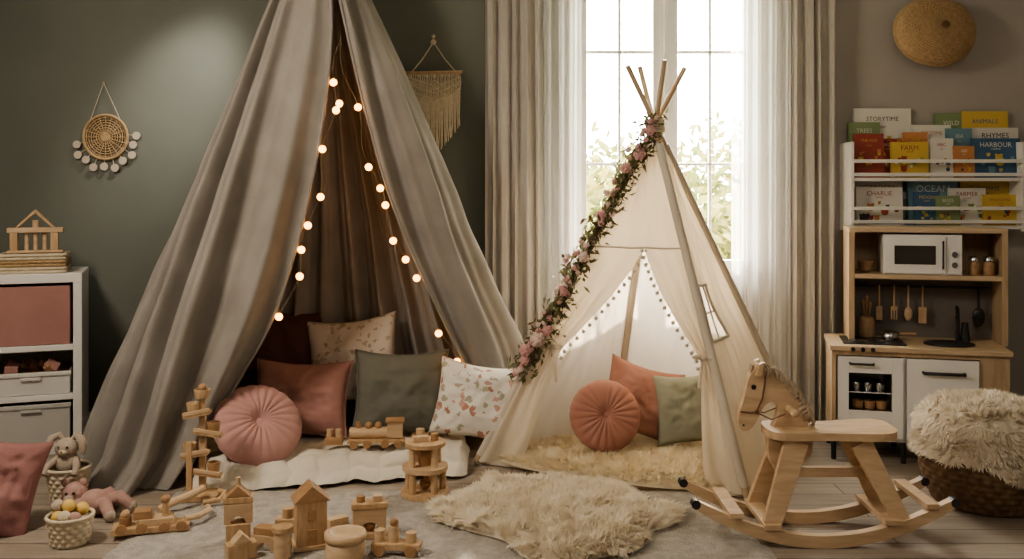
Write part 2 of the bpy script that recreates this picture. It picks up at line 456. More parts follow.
def straight(bx,by,mid=None):
    t=[(2.66,AP.x+(bx-AP.x)*.03,AP.y+(by-AP.y)*.03)]
    if mid: t+=mid
    t.append((0,bx,by)); return t
guides=[GL,straight(-1.60,4.03),straight(-1.92,4.22),straight(-1.90,4.72),straight(-1.45,4.98),straight(-.9,5.0),straight(-.35,4.95),
        straight(.08,4.87,[(1.6,-.45,4.70),(1.0,-.21,4.75),(.45,.02,4.80)]),straight(.0,4.72,[(1.6,-.50,4.50),(1.0,-.30,4.58),(.45,-.06,4.66)]),GR]
def gpt(s_,z):
    n=len(guides)-1; i=min(int(s_),n-1); t=s_-i
    P=[smooth_table(guides[max(0,min(n,k))],z) for k in(i-1,i,i+1,i+2)]
    p0,p1,p2,p3=[V((*p,0)) for p in P]
    return .5*((2*p1)+(-p0+p2)*t+(2*p0-5*p1+4*p2-p3)*t*t+(-p0+3*p1-3*p2+p3)*t**3)
K=300; acc=[0]; pr=gpt(0,.3)
for k in range(1,K+1):
    q=gpt(k/K*(len(guides)-1),.3); acc.append(acc[-1]+(q-pr).length); pr=q
def s_of(a):
    target=a*acc[-1]
    for k in range(1,K+1):
        if acc[k]>=target:
            return (k-1+(target-acc[k-1])/(acc[k]-acc[k-1]+1e-9))/K*(len(guides)-1)
    return len(guides)-1
NU=640
SS=[s_of(i/NU) for i in range(NU+1)]
mb=MB()
def cf(u,v):
    z=ZT*(1-v); s_=SS[int(round(u*NU))]
    p=gpt(s_,z); w=v
    e=1e-2; t=(gpt(min(len(guides)-1,s_+e),z)-gpt(max(0,s_-e),z))
    if t.length<1e-9: t=V((1,0,0))
    t.normalize(); nn=V((-t.y,t.x,0))
    A=u*acc[-1]
    ph=A*2*pi/.165+3.4*noise.noise(V((A*1.1,z*.4,1)))
    amp=.068*min(1,w*1.3+.04)**.8*(.6+.8*abs(noise.noise(V((A*2,z*.7,9)))))
    sh=1-2*abs(math.sin(ph/2))**1.4
    o=amp*(-sh*.8+.3*math.sin(ph*2.17+1)+.6*noise.noise(V((A*5,z*1.6,5))))
    o+=.014*w*noise.noise(V((A*9,z*5,3)))
    edge=min(u,1-u)*NU
    if edge<4: o*=edge/4
    q=p+nn*o
    if z<.12:
        ax=V((q.x+.85,q.y-4.6,0)); q+=ax.normalized()*(.12-z)*.35*(1 if q.y<4.7 else 0)
    q.x=max(q.x,-2.02); q.y=min(q.y,5.075 if q.x<-.2 else 4.95)
    return V((q.x,q.y,max(.006,z)))
mb.surf(cf,NU,90,LINEN)
mb.tube([(AP.x+.05*math.cos(2*pi*i/20),AP.y+.05*math.sin(2*pi*i/20),2.66) for i in range(20)],.008,LINEN,6,closed=True)
mb.cyl((AP.x,AP.y,2.64),(AP.x,AP.y,2.75),.006,ROPE)
for tab in(GL,GR):
    mb.tube([V((*smooth_table(tab,z),z)) for z in [2.5-2.48*k/60 for k in range(61)]],.008,LINEN,6)
mb.build('bed_canopy')

# string lights draped in loose swags down both edges of the opening
mb=MB()
LL=[1.79,1.66,1.48,1.26,1.13,1.02,.90,.72]; LR=[1.68,1.40,1.30,1.22,1.05,.96,.87,.60,.46]
def lp(tab,z,dx,k):
    x,y=smooth_table(tab,z); return V((x+dx+.018*math.sin(k*2.3),y+.0,z))
for tab,zz,dx in((GL,LL,.035),(GR,LR,-.045)):
    wire=[lp(tab,z,dx,z*7)+V((0,0,0)) for z in [2.0-(2.0-zz[-1])*k/40 for k in range(41)]]
    mb.tube(wire,.0015,WIRE,5)
    for k,z in enumerate(zz):
        p=lp(tab,z,dx,z*7); mb.sph(p-V((0,0,.012)),.0175,BULB,12); mb.cyl(p,p+V((0,0,.01)),.005,WIRE,n=6)
mb.sph((-.80,4.40,1.68),.0175,BULB,12)
mb.build('string_lights')

# ------------------------------------------------------------------ FLOOR MATTRESS
mb=MB()
C=[V((-1.34,4.03)),V((-.20,4.31)),V((-.24,4.84)),V((-1.60,4.86))]
PH=.085
def pad(sg):
    def fn(u,v):
        p=(C[0]*(1-u)+C[1]*u)*(1-v)+(C[3]*(1-u)+C[2]*u)*v
        e=min(u*1.3,(1-u)*1.3); f=min(v,1-v)*.8
        d=min(1,min(e,f)/.06)
        k=math.sqrt(max(0,1-(1-d)**2))
        wob=.012*noise.noise(V((u*9,sg,v*3)))
        z=PH/2+sg*(PH/2)*k
        y=p.y
        if v<.08: y+= wob-(.02*noise.noise(V((u*16,1,4))))*(1-v/.08)
        if sg>0:
            z+=(.016*noise.noise(V((p.x*6,p.y*9,0)))+.010*noise.noise(V((p.x*15,p.y*15,3)))+.005*noise.noise(V((p.x*34,p.y*34,3))))*k
            tx=(u*5)%1-.5; ty=(v*3)%1-.5
            z-=.022*math.exp(-(tx*tx+ty*ty)/.01)*k
        else: z=max(z,.003)
        return V((p.x,y,z))
    return fn
mb.surf(pad(1),160,80,CREAM); mb.surf(pad(-1),160,80,CREAM)
def puff(u,v):
    # quilted channels: rounded puffs between stitch lines
    return abs(math.sin(pi*(u*9+.25*noise.noise(V((u*6,v*3,1))))))**.5*abs(math.sin(pi*(v*2.5+.3*noise.noise(V((u*5,v*3,8))))))**.5
def bl(u,v):
    p=C[0]*(1-u)+C[1]*u
    w=noise.noise(V((u*11,v*2,2))); w2=noise.noise(V((u*30,v*5,6)))
    pf=puff(u,v)
    y=p.y+.20-.27*v+.016*math.sin(u*25+2*noise.noise(V((u*5,0,0))))*v+.015*w*v-.020*pf*v
    z=(PH+.004)*(1-max(0,(v-.5)/.5)**1.9*.90)+.010*w+.022*pf*(1-.4*v)+.006*w2
    e=min(u,1-u)
    if e<.03: z*=.5+.5*math.sqrt(e/.03)
    return V((p.x-.02*(1-u),y,max(.012,z)))
mb.surf(bl,260,44,CREAM)
mb.build('floor_mattress',weld=True)

pillow('throw_pillow',.40,.36,.13,T((-1.18,4.84,.50),-.30,0.12,.1),BROWN,seed=1)
pillow('throw_pillow',.47,.44,.15,T((-.80,4.78,.43),-.28,-.12,-.05),SPEC,seed=2)
pillow('throw_pillow',.47,.37,.17,T((-1.02,4.60,.275),-.42,.02,.0),PINK,seed=3,piping=PINK)
pillow('throw_pillow',.46,.41,.16,T((-.54,4.62,.30),-.35,0,.02),OLIVE,seed=4,piping=OLIVE)
pillow('throw_pillow',.41,.37,.15,T((-.165,4.50,.285),-.30,.14,-.08),FLOR,seed=5)
round_cushion('round_cushion',.198,.16,T((-1.135,4.24,.230),-.72,.1,.45),PINKR,seed=2)

mb=MB()
M0=T((-.62,4.34,.112),0,0,.10)
mb.box((0,0,.028),(.26,.075,.016),WOOD,M0)
for x in(-.10,-.04,.04,.10):
    for y in(-.042,.042): mb.cyl((x,y-.008,.018),(x,y+.008,.018),.018,WOODD,M=M0)
mb.box((.085,0,.075),(.07,.065,.07),WOODL,M0); mb.box((.085,0,.115),(.085,.078,.01),WOODD,M0)
mb.cyl((-.12,0,.06),(.05,0,.06),.026,WOODL,M=M0); mb.cyl((-.08,0,.085),(-.08,0,.11),.012,WOODD,M=M0)
for x in(-.035,.01): mb.sph((x,0,.092),.018,WOODD,M=M0)
mb.box((-.19,0,.03),(.08,.065,.03),WOODD,M0)
for x in(-.21,-.17): mb.cyl((x,0,.045),(x,0,.08),.014,WOODL,M=M0)
mb.box((.2,.01,.03),(.08,.065,.03),WOOD,M0)
mb.cyl((.2,.01,.045),(.2,.01,.07),.02,WOODL,M=M0)
mb.build('toy_train',bevel=.002)

# ------------------------------------------------------------------ TEEPEE
A=V((.677,4.50,1.588))
FLp=V((-.17,4.42,0)); FRp=V((.974,3.92,0)); BRp=V((1.46,4.68,0)); BLp=V((.52,4.93,0))
CT=V((.70,4.5,0))
mbT=MB()
def pole_pt(B,t): return B+(A-B)*t
for B in(FLp,FRp,BRp,BLp):
    d=(A-B).normalized(); side=V((-d.y,d.x,0))*.012
    mbT.tube([B+side+V((0,0,.008)),A+side+d*.31],[.014,.012],POLE,10)
    mbT.tube([B+side+d*.05,pole_pt(B,.5)+side,pole_pt(B,.94)+side],[.021,.02,.02],CANV2,10)
def face_pt(B0,B1,u,t,bow=.02,seed=0,cen=CT):
    p=pole_pt(B0,t).lerp(pole_pt(B1,t),u)
    n=(B1-B0).cross(A-B0).normalized()
    if n.dot(cen+V((0,0,.5))-B0)>0: n=-n
    w=math.sin(pi*u)*(1-t)
    o=-bow*w*1.2+.020*noise.noise(V((u*4,t*5,seed)))*math.sin(pi*u)+.012*noise.noise(V((u*12,t*9,seed)))*math.sin(pi*u)
    return p+n*o
HU=(.08,.46); HT=(.385,.535)
def full(B0,B1,seed,hole=False):
    fn=lambda u,v: face_pt(B0,B1,u,.012+.935*v,seed=seed)
    sk=(lambda u,v: HU[0]<u<HU[1] and HT[0]<(.012+.935*v)<HT[1]) if hole else None
    mbT.surf(fn,50,80,CANVAS,skip=sk)
full(FRp,BRp,1,True); full(BRp,BLp,2); full(BLp,FLp,3)
F=lambda u,t:face_pt(FRp,BRp,u,t,seed=1)
nR=(BRp-FRp).cross(A-FRp).normalized()
if nR.dot(CT+V((0,0,.5))-FRp)>0: nR=-nR
mbT.surf(lambda u,v:F(HU[0]-.02+(HU[1]-HU[0]+.04)*u,HT[0]-.005+(HT[1]-HT[0]+.01)*v)-nR*.006,6,6,PANE)
def fline(a,b_,r=.007):
    mbT.tube([F(a[0]+(b_[0]-a[0])*k/6,a[1]+(b_[1]-a[1])*k/6)+nR*.002 for k in range(7)],r,CANV2,6)
um=(HU[0]+HU[1])/2; tm=(HT[0]+HT[1])/2
fline((HU[0],HT[0]),(HU[1],HT[0])); fline((HU[0],HT[1]),(HU[1],HT[1])); fline((HU[0],HT[0]),(HU[0],HT[1])); fline((HU[1],HT[0]),(HU[1],HT[1]))
fline((um,HT[0]),(um,HT[1]),.004); fline((HU[0],tm),(HU[1],tm),.004)
TS=.64; UA=.57
mbT.surf(lambda u,v:face_pt(FLp,FRp,u,TS+(.947-TS)*v,seed=4),30,20,CANVAS)
mbT.tube([face_pt(FLp,FRp,k/20,TS,seed=4)-V((0,.004,0)) for k in range(21)],.005,CANV2,6)
nF=(FRp-FLp).cross(A-FLp).normalized()
if nF.y>0: nF=-nF
def ul(t):
    if t>.34: 
        q=(t-.34)/(TS-.34); return .14+(UA-.14)*q**1.15
    q=(.34-t)/.34; return .14+.03*math.sin(q*pi/2)
def ur(t):
    if t>.34:
        q=(t-.34)/(TS-.34); return .93-(.93-UA)*q**1.1
    q=(.34-t)/.34; return .93-.07*math.sin(q*pi/2)
def flapL(u,v):
    t=.012+(TS-.012)*v; uu=u*ul(t); p=face_pt(FLp,FRp,uu,t,seed=4)
    g=max(0,1-abs(t-.34)/.34)
    return p+nF*(.022*g*math.sin(u*5*pi)*math.sin(pi*min(1,u*1.1)) + .018*math.sin(u*3*pi)*(1-v))
def flapR(u,v):
    t=.012+(TS-.012)*v; uu=1-u*(1-ur(t)); p=face_pt(FLp,FRp,uu,t,seed=4)
    g=max(0,1-abs(t-.34)/.34)
    return p+nF*(.022*g*math.sin(u*5*pi)*math.sin(pi*min(1,u*1.1)) + .018*math.sin(u*3*pi)*(1-v))
mbT.surf(flapL,30,70,CANVAS); mbT.surf(flapR,30,70,CANVAS)
for fl in(flapL,flapR):
    for k in range(17):
        v=max(1-.50*k/16,.5)
        p=fl(1,v); mbT.sph(p+nF*.006+V((.010 if fl is flapL else -.010,0,-.016)),.0095,CANV2,8)
        mbT.cyl(p,p+V((.010 if fl is flapL else -.010,0,-.016)),.0015,CANV2,n=5)
for fl,sx in((flapL,1),(flapR,-1)):
    v=.53; pts=[fl(k/8,v)+nF*.012 for k in range(9)]
    mbT.tube(pts,.009,CANVAS,6)
    k=pts[5]
    mbT.sph(k+nF*.012,.016,CANVAS,8)
    for dx,l in((-.012,.13),(.014,.16)):
        mbT.tube([k+nF*.014,k+nF*.02+V((dx,0,-l*.5)),k+nF*.014+V((dx*1.6,0,-l))],[.004,.007,.009],CANVAS,6)
    for dx in(-.028,.028):
        mbT.sph(k+nF*.014+V((dx,0,.004)),(.024,.008,.012),CANVAS,8)
for k in range(5):
    z=-.03+k*.013
    mbT.tube([A+V((.042*math.cos(2*pi*i/14),.042*math.sin(2*pi*i/14),z)) for i in range(14)],.007,ROPE,6,closed=True)
vs=[B+(CT-B)*.03+V((0,0,.006)) for B in(FLp,FRp,BRp,BLp)]+[B+(CT-B)*.03+V((0,0,.022)) for B in(FLp,FRp,BRp,BLp)]
mbT.add(vs,[(3,2,1,0),(4,5,6,7),(0,1,5,4),(1,2,6,5),(2,3,7,6),(3,0,4,7)],CANVAS)
mbT.build('teepee_tent')

random.seed(11)
mb=MB()
d=(A-FLp).normalized()
def leaf(mb,p,dr,ln,wd,mat):
    dr=dr.normalized(); sd=dr.orthogonal().normalized(); R=Matrix.Rotation(random.uniform(0,2*pi),3,dr); sd=R@sd; nn=sd.cross(dr)
    pts=[p,p+dr*ln*.4+sd*wd/2+nn*wd*.2,p+dr*ln-nn*ln*.15,p+dr*ln*.4-sd*wd/2+nn*wd*.2,p+dr*ln*.45]
    mb.add(pts,[(0,1,4),(1,2,4),(2,3,4),(3,0,4)],mat)
def rose(mb,p,r,mat,nrm):
    q=nrm.to_track_quat('Z','Y').to_matrix().to_4x4(); M=Matrix.Translation(p)@q
    for ring,(n,rad,tilt) in enumerate(((6,.62,.9),(5,.4,.55),(3,.2,.25))):
        for k in range(n):
            a=2*pi*k/n+ring*.5
            Mk=M@Matrix.Rotation(a,4,'Z')@T((r*rad,0,ring*r*.16),0,-(pi/2-tilt)*.5,0)
            mb.sph((0,0,0),(r*.42,r*.42,r*.13),mat,8,M=Mk)
    mb.sph((0,0,r*.3),r*.25,mat,8,M=M)
t0,t1=.27,1.0
stem=[pole_pt(FLp,t0+(t1-t0)*k/50)+nF*.03+V((.02*math.sin(k*.7),0,.01*math.cos(k*.9))) for k in range(51)]
mb.tube(stem,.005,BARK,5)
for k in range(1300):
    t=random.uniform(t0-.01,t1+.01)
    c=pole_pt(FLp,t)+nF*.028
    off=V((random.gauss(0,1),random.gauss(0,.7),random.gauss(0,1)))*.025
    dr=V((random.gauss(0,1),random.gauss(-.4,.6),random.gauss(0,1)))+d*random.choice((-1,1))
    leaf(mb,c+off,dr,random.uniform(.026,.052),random.uniform(.011,.020),random.choice((LEAF,LEAF,LEAF2)))
for k in range(60):
    t=random.uniform(t0,t1); c=pole_pt(FLp,t)+nF*.06+V((random.gauss(0,.024),0,random.gauss(0,.018)))
    rose(mb,c,random.uniform(.010,.018),random.choice((PETAL,PETAL2,PETAL)),(nF+V((random.gauss(0,.3),0,random.gauss(0,.3)))).normalized())
for t,r,o in((.36,.038,.01),(.33,.032,-.02),(.385,.028,.03),(.30,.026,.0),(.90,.032,.03),(.86,.028,.0),(.60,.028,.02),(.72,.028,0),(.97,.028,.02),(.50,.026,.01)):
    rose(mb,pole_pt(FLp,t)+nF*.068+V((o,0,0)),r,random.choice((PETAL,PETAL2)),nF)
mb.build('floral_garland')

fur_rug('fur_mat',[(-.06,4.43),(.08,4.25),(.32,4.13),(.56,4.01),(.77,3.97),(.92,4.04),(1.0,4.28),(1.06,4.48),(.93,4.62),(.6,4.70),(.25,4.7),(.06,4.60)],FURY,14000,.034,.005,.035,.024)
round_cushion('round_cushion',.165,.12,T((.43,4.40,.235),-.35,0,.05),CORAL,seed=4)
pillow('throw_pillow',.37,.35,.13,T((.62,4.57,.275),-.35,.28,-.05),CORAL2,seed=6)
pillow('throw_pillow',.36,.34,.13,T((.85,4.48,.255),-.38,-.12,-.2),OLIVE2,seed=7)

fur_rug('sheepskin_rug',[(-.315,3.742),(-.21,3.87),(-.14,3.97),(-.10,4.13),(0,4.07),(.212,4.07),(.415,3.99),(.509,3.87),(.547,3.765),(.663,3.707),(.608,3.566),(.497,3.474),(.448,3.322),(.30,3.243),(.16,3.18),(.044,3.243),(-.025,3.397),(-.154,3.494),(-.273,3.598)],FUR,22000,.038,.0055,.026,.02)

# ------------------------------------------------------------------ CUBE SHELF
st=len(BUILT)
mb=MB()
sx0,sx1,sy0,sy1=-2.90,-2.055,4.64,5.06
zt=.875
mb.bb(sx0,sx1,sy0,sy1,zt-.045,zt,WHT); mb.bb(sx0,sx1,sy0,sy1,0,.045,WHT)
mb.bb(sx1-.04,sx1,sy0,sy1,.045,zt-.045,WHT); mb.bb(sx0,sx0+.04,sy0,sy1,.045,zt-.045,WHT)
mb.bb(-2.49,-2.465,sy0,sy1,.045,zt-.045,WHT)
mb.bb(sx0,sx1,sy1-.015,sy1,.045,zt-.045,WHT)
for z in(.275,.515): mb.bb(sx0+.04,sx1-.04,sy0+.002,sy1,z-.014,z+.014,WHT)
mb.build('cube_shelf',bevel=.003)
def bin_(name,x0,x1,z0,z1,mat,rim=False,hole=True):
    mb=MB(); y0,y1=sy0+.012,sy1-.04; t=.006
    mb.bb(x0,x1,y0,y0+t,z0,z1,mat); mb.bb(x0,x1,y1-t,y1,z0,z1,mat); mb.bb(x0,x0+t,y0+t,y1-t,z0,z1,mat); mb.bb(x1-t,x1,y0+t,y1-t,z0,z1,mat); mb.bb(x0,x1,y0,y1,z0,z0+t,mat)
    if rim:
        mb.bb(x0-.006,x1+.006,y0-.008,y0+.008,z1-.02,z1,mat); mb.box(((x0+x1)/2,y0-.01,z1-.03),(.09,.012,.014),mat)
    else:
        mb.bb(x0+.004,x1-.004,y0+.006,y1-.006,z1-.02,z1-.012,mat)
    return mb
X0,X1=-2.45,-2.11
bin_('b',X0,X1,.531,.815,BOXP).build('fabric_storage_box',bevel=.005)
bin_('b',-2.85,-2.51,.531,.815,BOXP).build('fabric_storage_box',bevel=.005)
for xa,xb in((X0,X1),(-2.85,-2.52)):
    bin_('b',xa,xb,.291,.40,BOXW,True).build('storage_bin',bevel=.005)
    bin_('b',xa,xb,.047,.245,BOXG,True).build('storage_bin',bevel=.005)
mb=MB()
for k in range(9):
    x=random.uniform(X0+.05,X1-.05); y=random.uniform(4.70,4.9)
    mb.box((x,y,.40+random.uniform(0,.02)),(.06,.05,.035),random.choice((WOODD,WOOD,BOXP)),R=T((0,0,0),random.random(),random.random(),random.random()))
mb.bb(X0+.02,X1-.02,4.68,5.0,.30,.385,WOODD)
mb.build('toy_blocks',bevel=.003)

mb=MB()
bx0,bx1,by0,by1=-2.42,-2.135,4.68,4.90; z0=zt
for r in range(6):
    z=z0+.008+r*.016; k=72
    pts=[]
    for i in range(k):
        t=i/k*4; q=int(t); f=t-q
        P4=[(bx0,by0),(bx1,by0),(bx1,by1),(bx0,by1)]; a=P4[q]; c=P4[(q+1)%4]
        x=a[0]+(c[0]-a[0])*f; y=a[1]+(c[1]-a[1])*f
        o=.005*(1 if (i+r)%2 else -1)
        if q in(0,2): y+=o
        else: x+=o
        pts.append(V((x,y,z)))
    mb.tube(pts,.0085,ROPE if r not in(2,3) else STRAW,6,closed=True)
mb.bb(bx0+.01,bx1-.01,by0+.01,by1-.01,z0+.001,z0+.085,STRAW)
mb.build('woven_basket')
mb=MB()
z1=z0+.0955
def HX(x): return -2.275+x
for x in(-.095,.085):
    mb.box((HX(x),4.78,z1+.05),(.035,.05,.10),WOOD)
mb.box((HX(0),4.78,z1+.112),(.25,.055,.024),WOODL)
mb.prism([(HX(-.09),z1+.124),(HX(-.075),z1+.124),(HX(0),z1+.195),(HX(.075),z1+.124),(HX(.09),z1+.124),(HX(0),z1+.215)],4.755,4.805,WOOD)
for x in(-.04,0,.04): mb.cyl((HX(x),4.78,z1),(HX(x),4.78,z1+.10),.010,WOODL)
mb.cyl((HX(0),4.78,z1+.124),(HX(0),4.78,z1+.16),.015,WOODL)
mb.box((HX(0),4.78,z1+.006),(.25,.06,.012),WOODL)
mb.build('wooden_toy_house',bevel=.003)
mb=MB(); wicker(mb,(-2.487,4.71,zt),.035,.042,.075,STRAW,6,12,.002); mb.build('small_basket')
place_group(st,(sx1,sy0,0),math.radians(20),1,(-.045,0,0))

# ------------------------------------------------------------------ wall decor
mb=MB()
c=V((-2.176,5.085,1.563)); R=.118
mb.tube([c+V((R*math.cos(2*pi*i/40),0,R*math.sin(2*pi*i/40))) for i in range(40)],.008,STRAW,8,closed=True)
for k in range(7):
    rr=R*(.2+.8*k/7)
    mb.tube([c+V(((rr+.004*math.sin(i*pi))*math.cos(2*pi*i/36),.002,rr*math.sin(2*pi*i/36))) for i in range(36)],.0035,STRAW,5,closed=True)
for i in range(20):
    a=2*pi*i/20; mb.cyl(c+V((.02*math.cos(a),0,.02*math.sin(a))),c+V((R*math.cos(a),0,R*math.sin(a))),.003,STRAW,n=5)
mb.cyl(c+V((0,-.006,0)),c+V((0,.006,0)),.022,STRAW)
top=c+V((-.01,0,.29))
for dx in(-.085,.085): mb.tube([c+V((dx,0,.08)),top],.002,ROPE,5)
mb.sph(top,.007,WOOD)
for k,a in enumerate([-2.95,-2.6,-2.3,-1.95,-1.6,-1.25,-.9,-.55,-.2,.12]):
    rr=R+.028+(.015 if k%2 else 0); p=c+V((rr*math.cos(a)*1.05,-.006,rr*math.sin(a)-.012))
    mb.cyl(c+V((R*math.cos(a),0,R*math.sin(a))),p,.0015,ROPE,n=5)
    mb.cyl(p+V((0,-.003,0)),p+V((0,.003,0)),.021,SHELL,n=16)
mb.build('dream_catcher')

mb=MB()
zx=1.905; xa,xb=-.57,-.265; ym=5.075
mb.cyl((xa,ym,zx),(xb,ym,zx+.006),.0085,WOOD)
tp=V((-.42,ym,2.07))
for x in(xa+.03,xb-.03):
    mb.tube([(x,ym,zx),tp.lerp(V((x,ym,zx)),.5)+V((0,0,-.01)),tp],.0035,ROPE,6)
mb.sph(tp,.016,ROPE); mb.sph(tp+V((0,0,.03)),.011,ROPE)
n=44
for i in range(n):
    u=i/(n-1); x=xa+.015+(xb-xa-.03)*u
    w=abs(u-.5)*2
    ln=.29+.16*(1-w)
    if w>.75: ln=.30+.02*math.sin(i)
    zz=zx-.10-.05*(1-w)
    mb.tube([(x,ym,zx),(x+.008*math.sin(i*2.1),ym-.004,(zx+zz)/2),(x,ym-.003,zz),(x+.003*math.sin(i*1.7),ym-.002,zx-ln*.8),(x+.004*math.cos(i*2.3),ym,zx-ln)],[.003,.0035,.004,.0035,.003],ROPE,5)
for r in range(5):
    pts=[]
    for i in range(25):
        u=i/24; w=abs(((u*(1+r%2)*1.0)%1)-.5)*2
        pts.append((xa+.012+(xb-xa-.024)*u,ym-.010,zx-.025-.018*r-.05*(1-w)))
    mb.tube(pts,.005,ROPE,6)
for k in range(7):
    mb.sph((xa+.03+k*(xb-xa-.06)/6,ym-.012,zx-.02),.009,ROPE,8)
mb.build('macrame_hanging')

mb=MB()
Mh=T((2.235,5.05,2.115),pi/2-.12,0,0)@Matrix.Diagonal((1,.86,1,1))
def hat(u,v):
    th=2*pi*u; r=.006+.205*v; row=v*17
    z=.15*math.sqrt(max(0,1-(v*.97)**2.2))+.006*abs(math.sin(pi*row))+.003*math.sin(th*40+(int(row)%2)*pi)
    return V((r*math.cos(th),r*math.sin(th),z))
mb.surf(hat,160,102,STRAW,True,M=Mh)
mb.surf(lambda u,v:V(((.008+.20*v)*math.cos(2*pi*u),(.008+.20*v)*math.sin(2*pi*u),.0)),40,4,STRAW,True,M=Mh)
mb.tube([(.211*math.cos(2*pi*i/48),.211*math.sin(2*pi*i/48),.026) for i in range(48)],.010,STRAW,8,closed=True,M=Mh)
mb.sph((0,0,.152),(.028,.028,.010),WICK,10,M=Mh)
mb.build('woven_wall_basket')

# ------------------------------------------------------------------ BOOK RACK
mb=MB()
rx0,rx1=1.757,2.66
for x in(rx0,rx1-.018): mb.bb(x,x+.018,4.925,5.095,1.065,1.53,WHT)
for z in(1.085,1.335):
    mb.bb(rx0+.018,rx1-.018,4.93,5.09,z-.009,z+.009,WHT)
for z in(1.43,1.36,1.185,1.115): mb.bb(rx0,rx1,4.918,4.928,z-.009,z+.009,WHT)
for z in(1.25,1.50): mb.bb(rx0+.018,rx1-.018,5.083,5.095,z-.02,z+.02,WHT)
mb.build('wall_book_rack',bevel=.002)
def cm(n,c): return make('cover_'+n,c,tuple(x*.94 for x in c),.45,3)
cW=cm('white',(.74,.71,.65));cR=cm('red',(.36,.075,.06));cY=cm('yellow',(.66,.47,.12));cB=cm('blue',(.065,.14,.25));cL=cm('sky',(.18,.31,.37));cG=cm('green',(.24,.31,.16));cK=cm('ink',(.05,.05,.06));cO=cm('orange',(.58,.27,.12)); cP=cm('page',(.8,.77,.7))
mb=MB()
random.seed(5)
def book(px,w,zb,h,y,cov,title,tcol,pic):
    x=(px-512)*.00526; M=T((x,y,zb),-.06,0,0)
    mb.box((0,0,h/2),(w,.010,h),cP,M); mb.box((0,-.0065,h/2),(w+.006,.003,h+.006),cov,M); mb.box((0,.0065,h/2),(w+.006,.003,h+.006),cov,M); mb.box((-w/2-.002,0,h/2),(.003,.016,h+.006),cov,M)
    ts=w*1.0/max(5,len(title))
    mb.text(title,ts,M@T((0,-.0085,h*.86-ts*.1),pi/2),tcol)
    mb.text(title[::-1][:6].lower(),ts*.5,M@T((0,-.0085,h*.74),pi/2),tcol)
    yy=-.0088
    for k in range(9):
        cx_=random.uniform(-.38,.38)*w; cz=random.uniform(.16,.62)*h; r=random.uniform(.03,.085)*w
        c_=pic[k%len(pic)]
        mb.cyl((cx_,yy+.001,cz),(cx_,yy-.0003*(k+1),cz),r,c_,n=14,M=M)
        mb.cyl((cx_-r*.7,yy+.001,cz+r*.8),(cx_-r*.7,yy-.0003*(k+1),cz+r*.8),r*.35,c_,n=10,M=M)
        mb.cyl((cx_+r*.7,yy+.001,cz+r*.8),(cx_+r*.7,yy-.0003*(k+1),cz+r*.8),r*.35,c_,n=10,M=M)
    mb.box((0,yy,h*.05),(w*.94,.001,h*.07),pic[0],M)
z1,z2=1.348,1.097
book(888,.30,z1,.365,5.062,cW,'STORYTIME',cK,[cY,cO,cK])
book(958,.17,z1,.34,5.064,cG,'WILD',cW,[cY,cB])
book(992,.24,z1,.35,5.062,cY,'ANIMALS',cB,[cG,cB])
book(936,.20,z1,.275,5.042,cW,'BEDTIME',cO,[cR,cK])
book(1000,.24,z1,.26,5.042,cW,'RHYMES',cK,[cB,cR])
book(868,.16,z1,.29,5.042,cG,'TREES',cW,[cY,cW])
book(962,.13,z1,.255,5.022,cL,'SEA',cW,[cW,cB])
book(918,.12,z1,.235,5.022,cO,'SUN',cY,[cY,cW])
book(869,.15,z1,.225,4.995,cR,'THE FOX',cY,[cO,cY])
book(889,.10,z1,.20,5.018,cR,'BIRDS',cW,[cY,cW])
book(908,.19,z1,.18,4.975,cY,'FARM',cR,[cG,cR,cW])
book(941,.12,z1,.20,4.99,cW,'ABC',cR,[cB,cO])
book(962,.10,z1,.16,4.972,cO,'BEE',cW,[cY,cK])
book(994,.25,z1,.20,4.978,cB,'HARBOUR',cW,[cL,cY])
book(882,.25,z2,.23,5.045,cW,'GARDEN',cO,[cG,cO])
book(936,.26,z2,.225,5.03,cL,'OCEAN',cW,[cB,cG,cW])
book(990,.26,z2,.225,5.045,cY,'SUNSHINE',cB,[cO,cB])
book(875,.18,z2,.225,5.062,cL,'RAIN',cW,[cW])
book(880,.24,z2,.195,5.005,cW,'CHARLIE',cR,[cK,cO,cR])
book(968,.19,z2,.19,5.005,cW,'FARMER',cR,[cR,cO,cG])
book(926,.13,z2,.17,4.985,cB,'MOON',cY,[cY,cL])
book(998,.17,z2,.155,4.98,cY,'SINGALONG',cR,[cR,cB])
book(946,.12,z2,.15,4.975,cG,'BUGS',cW,[cY,cR])
mb.build('picture_books')

# ------------------------------------------------------------------ PLAY KITCHEN
st=len(BUILT)
mb=MB()
kx0,kx1=1.515,2.39; yf=4.50; yb=4.93; ct=.546
mb.bb(kx0-.01,kx1+.01,yf-.02,yb-.05,ct-.022,ct,OAKT)
mb.bb(kx0,kx0+.022,yf,yb-.06,.10,ct-.022,OAK)
mb.bb(2.245,kx1,yf,yb-.06,.10,ct-.022,OAK)
mb.bb(1.875,1.89,yf+.01,yb-.06,.10,ct-.022,KW)
mb.bb(kx0+.022,2.245,yf+.01,yb-.06,.10,.118,KW)
mb.bb(kx0+.022,2.245,yb-.08,yb-.06,.118,ct-.022,KW)
mb.bb(kx0+.022,2.245,yf,yf+.012,ct-.045,ct-.022,OAK)
for x in(kx0+.012,1.88,kx1-.02):
    for y in(yf+.03,yb-.1): mb.cyl((x,y,0),(x,y,.10),.014,BLACK)
dz0,dz1=.122,.497
ox0,ox1=kx0+.03,1.872
g=.055
mb.bb(ox0,ox0+g,yf-.016,yf,dz0,dz1,KW); mb.bb(ox1-g,ox1,yf-.016,yf,dz0,dz1,KW)
mb.bb(ox0+g,ox1-g,yf-.016,yf,dz1-.075,dz1,KW); mb.bb(ox0+g,ox1-g,yf-.016,yf,dz0,.245,KW)
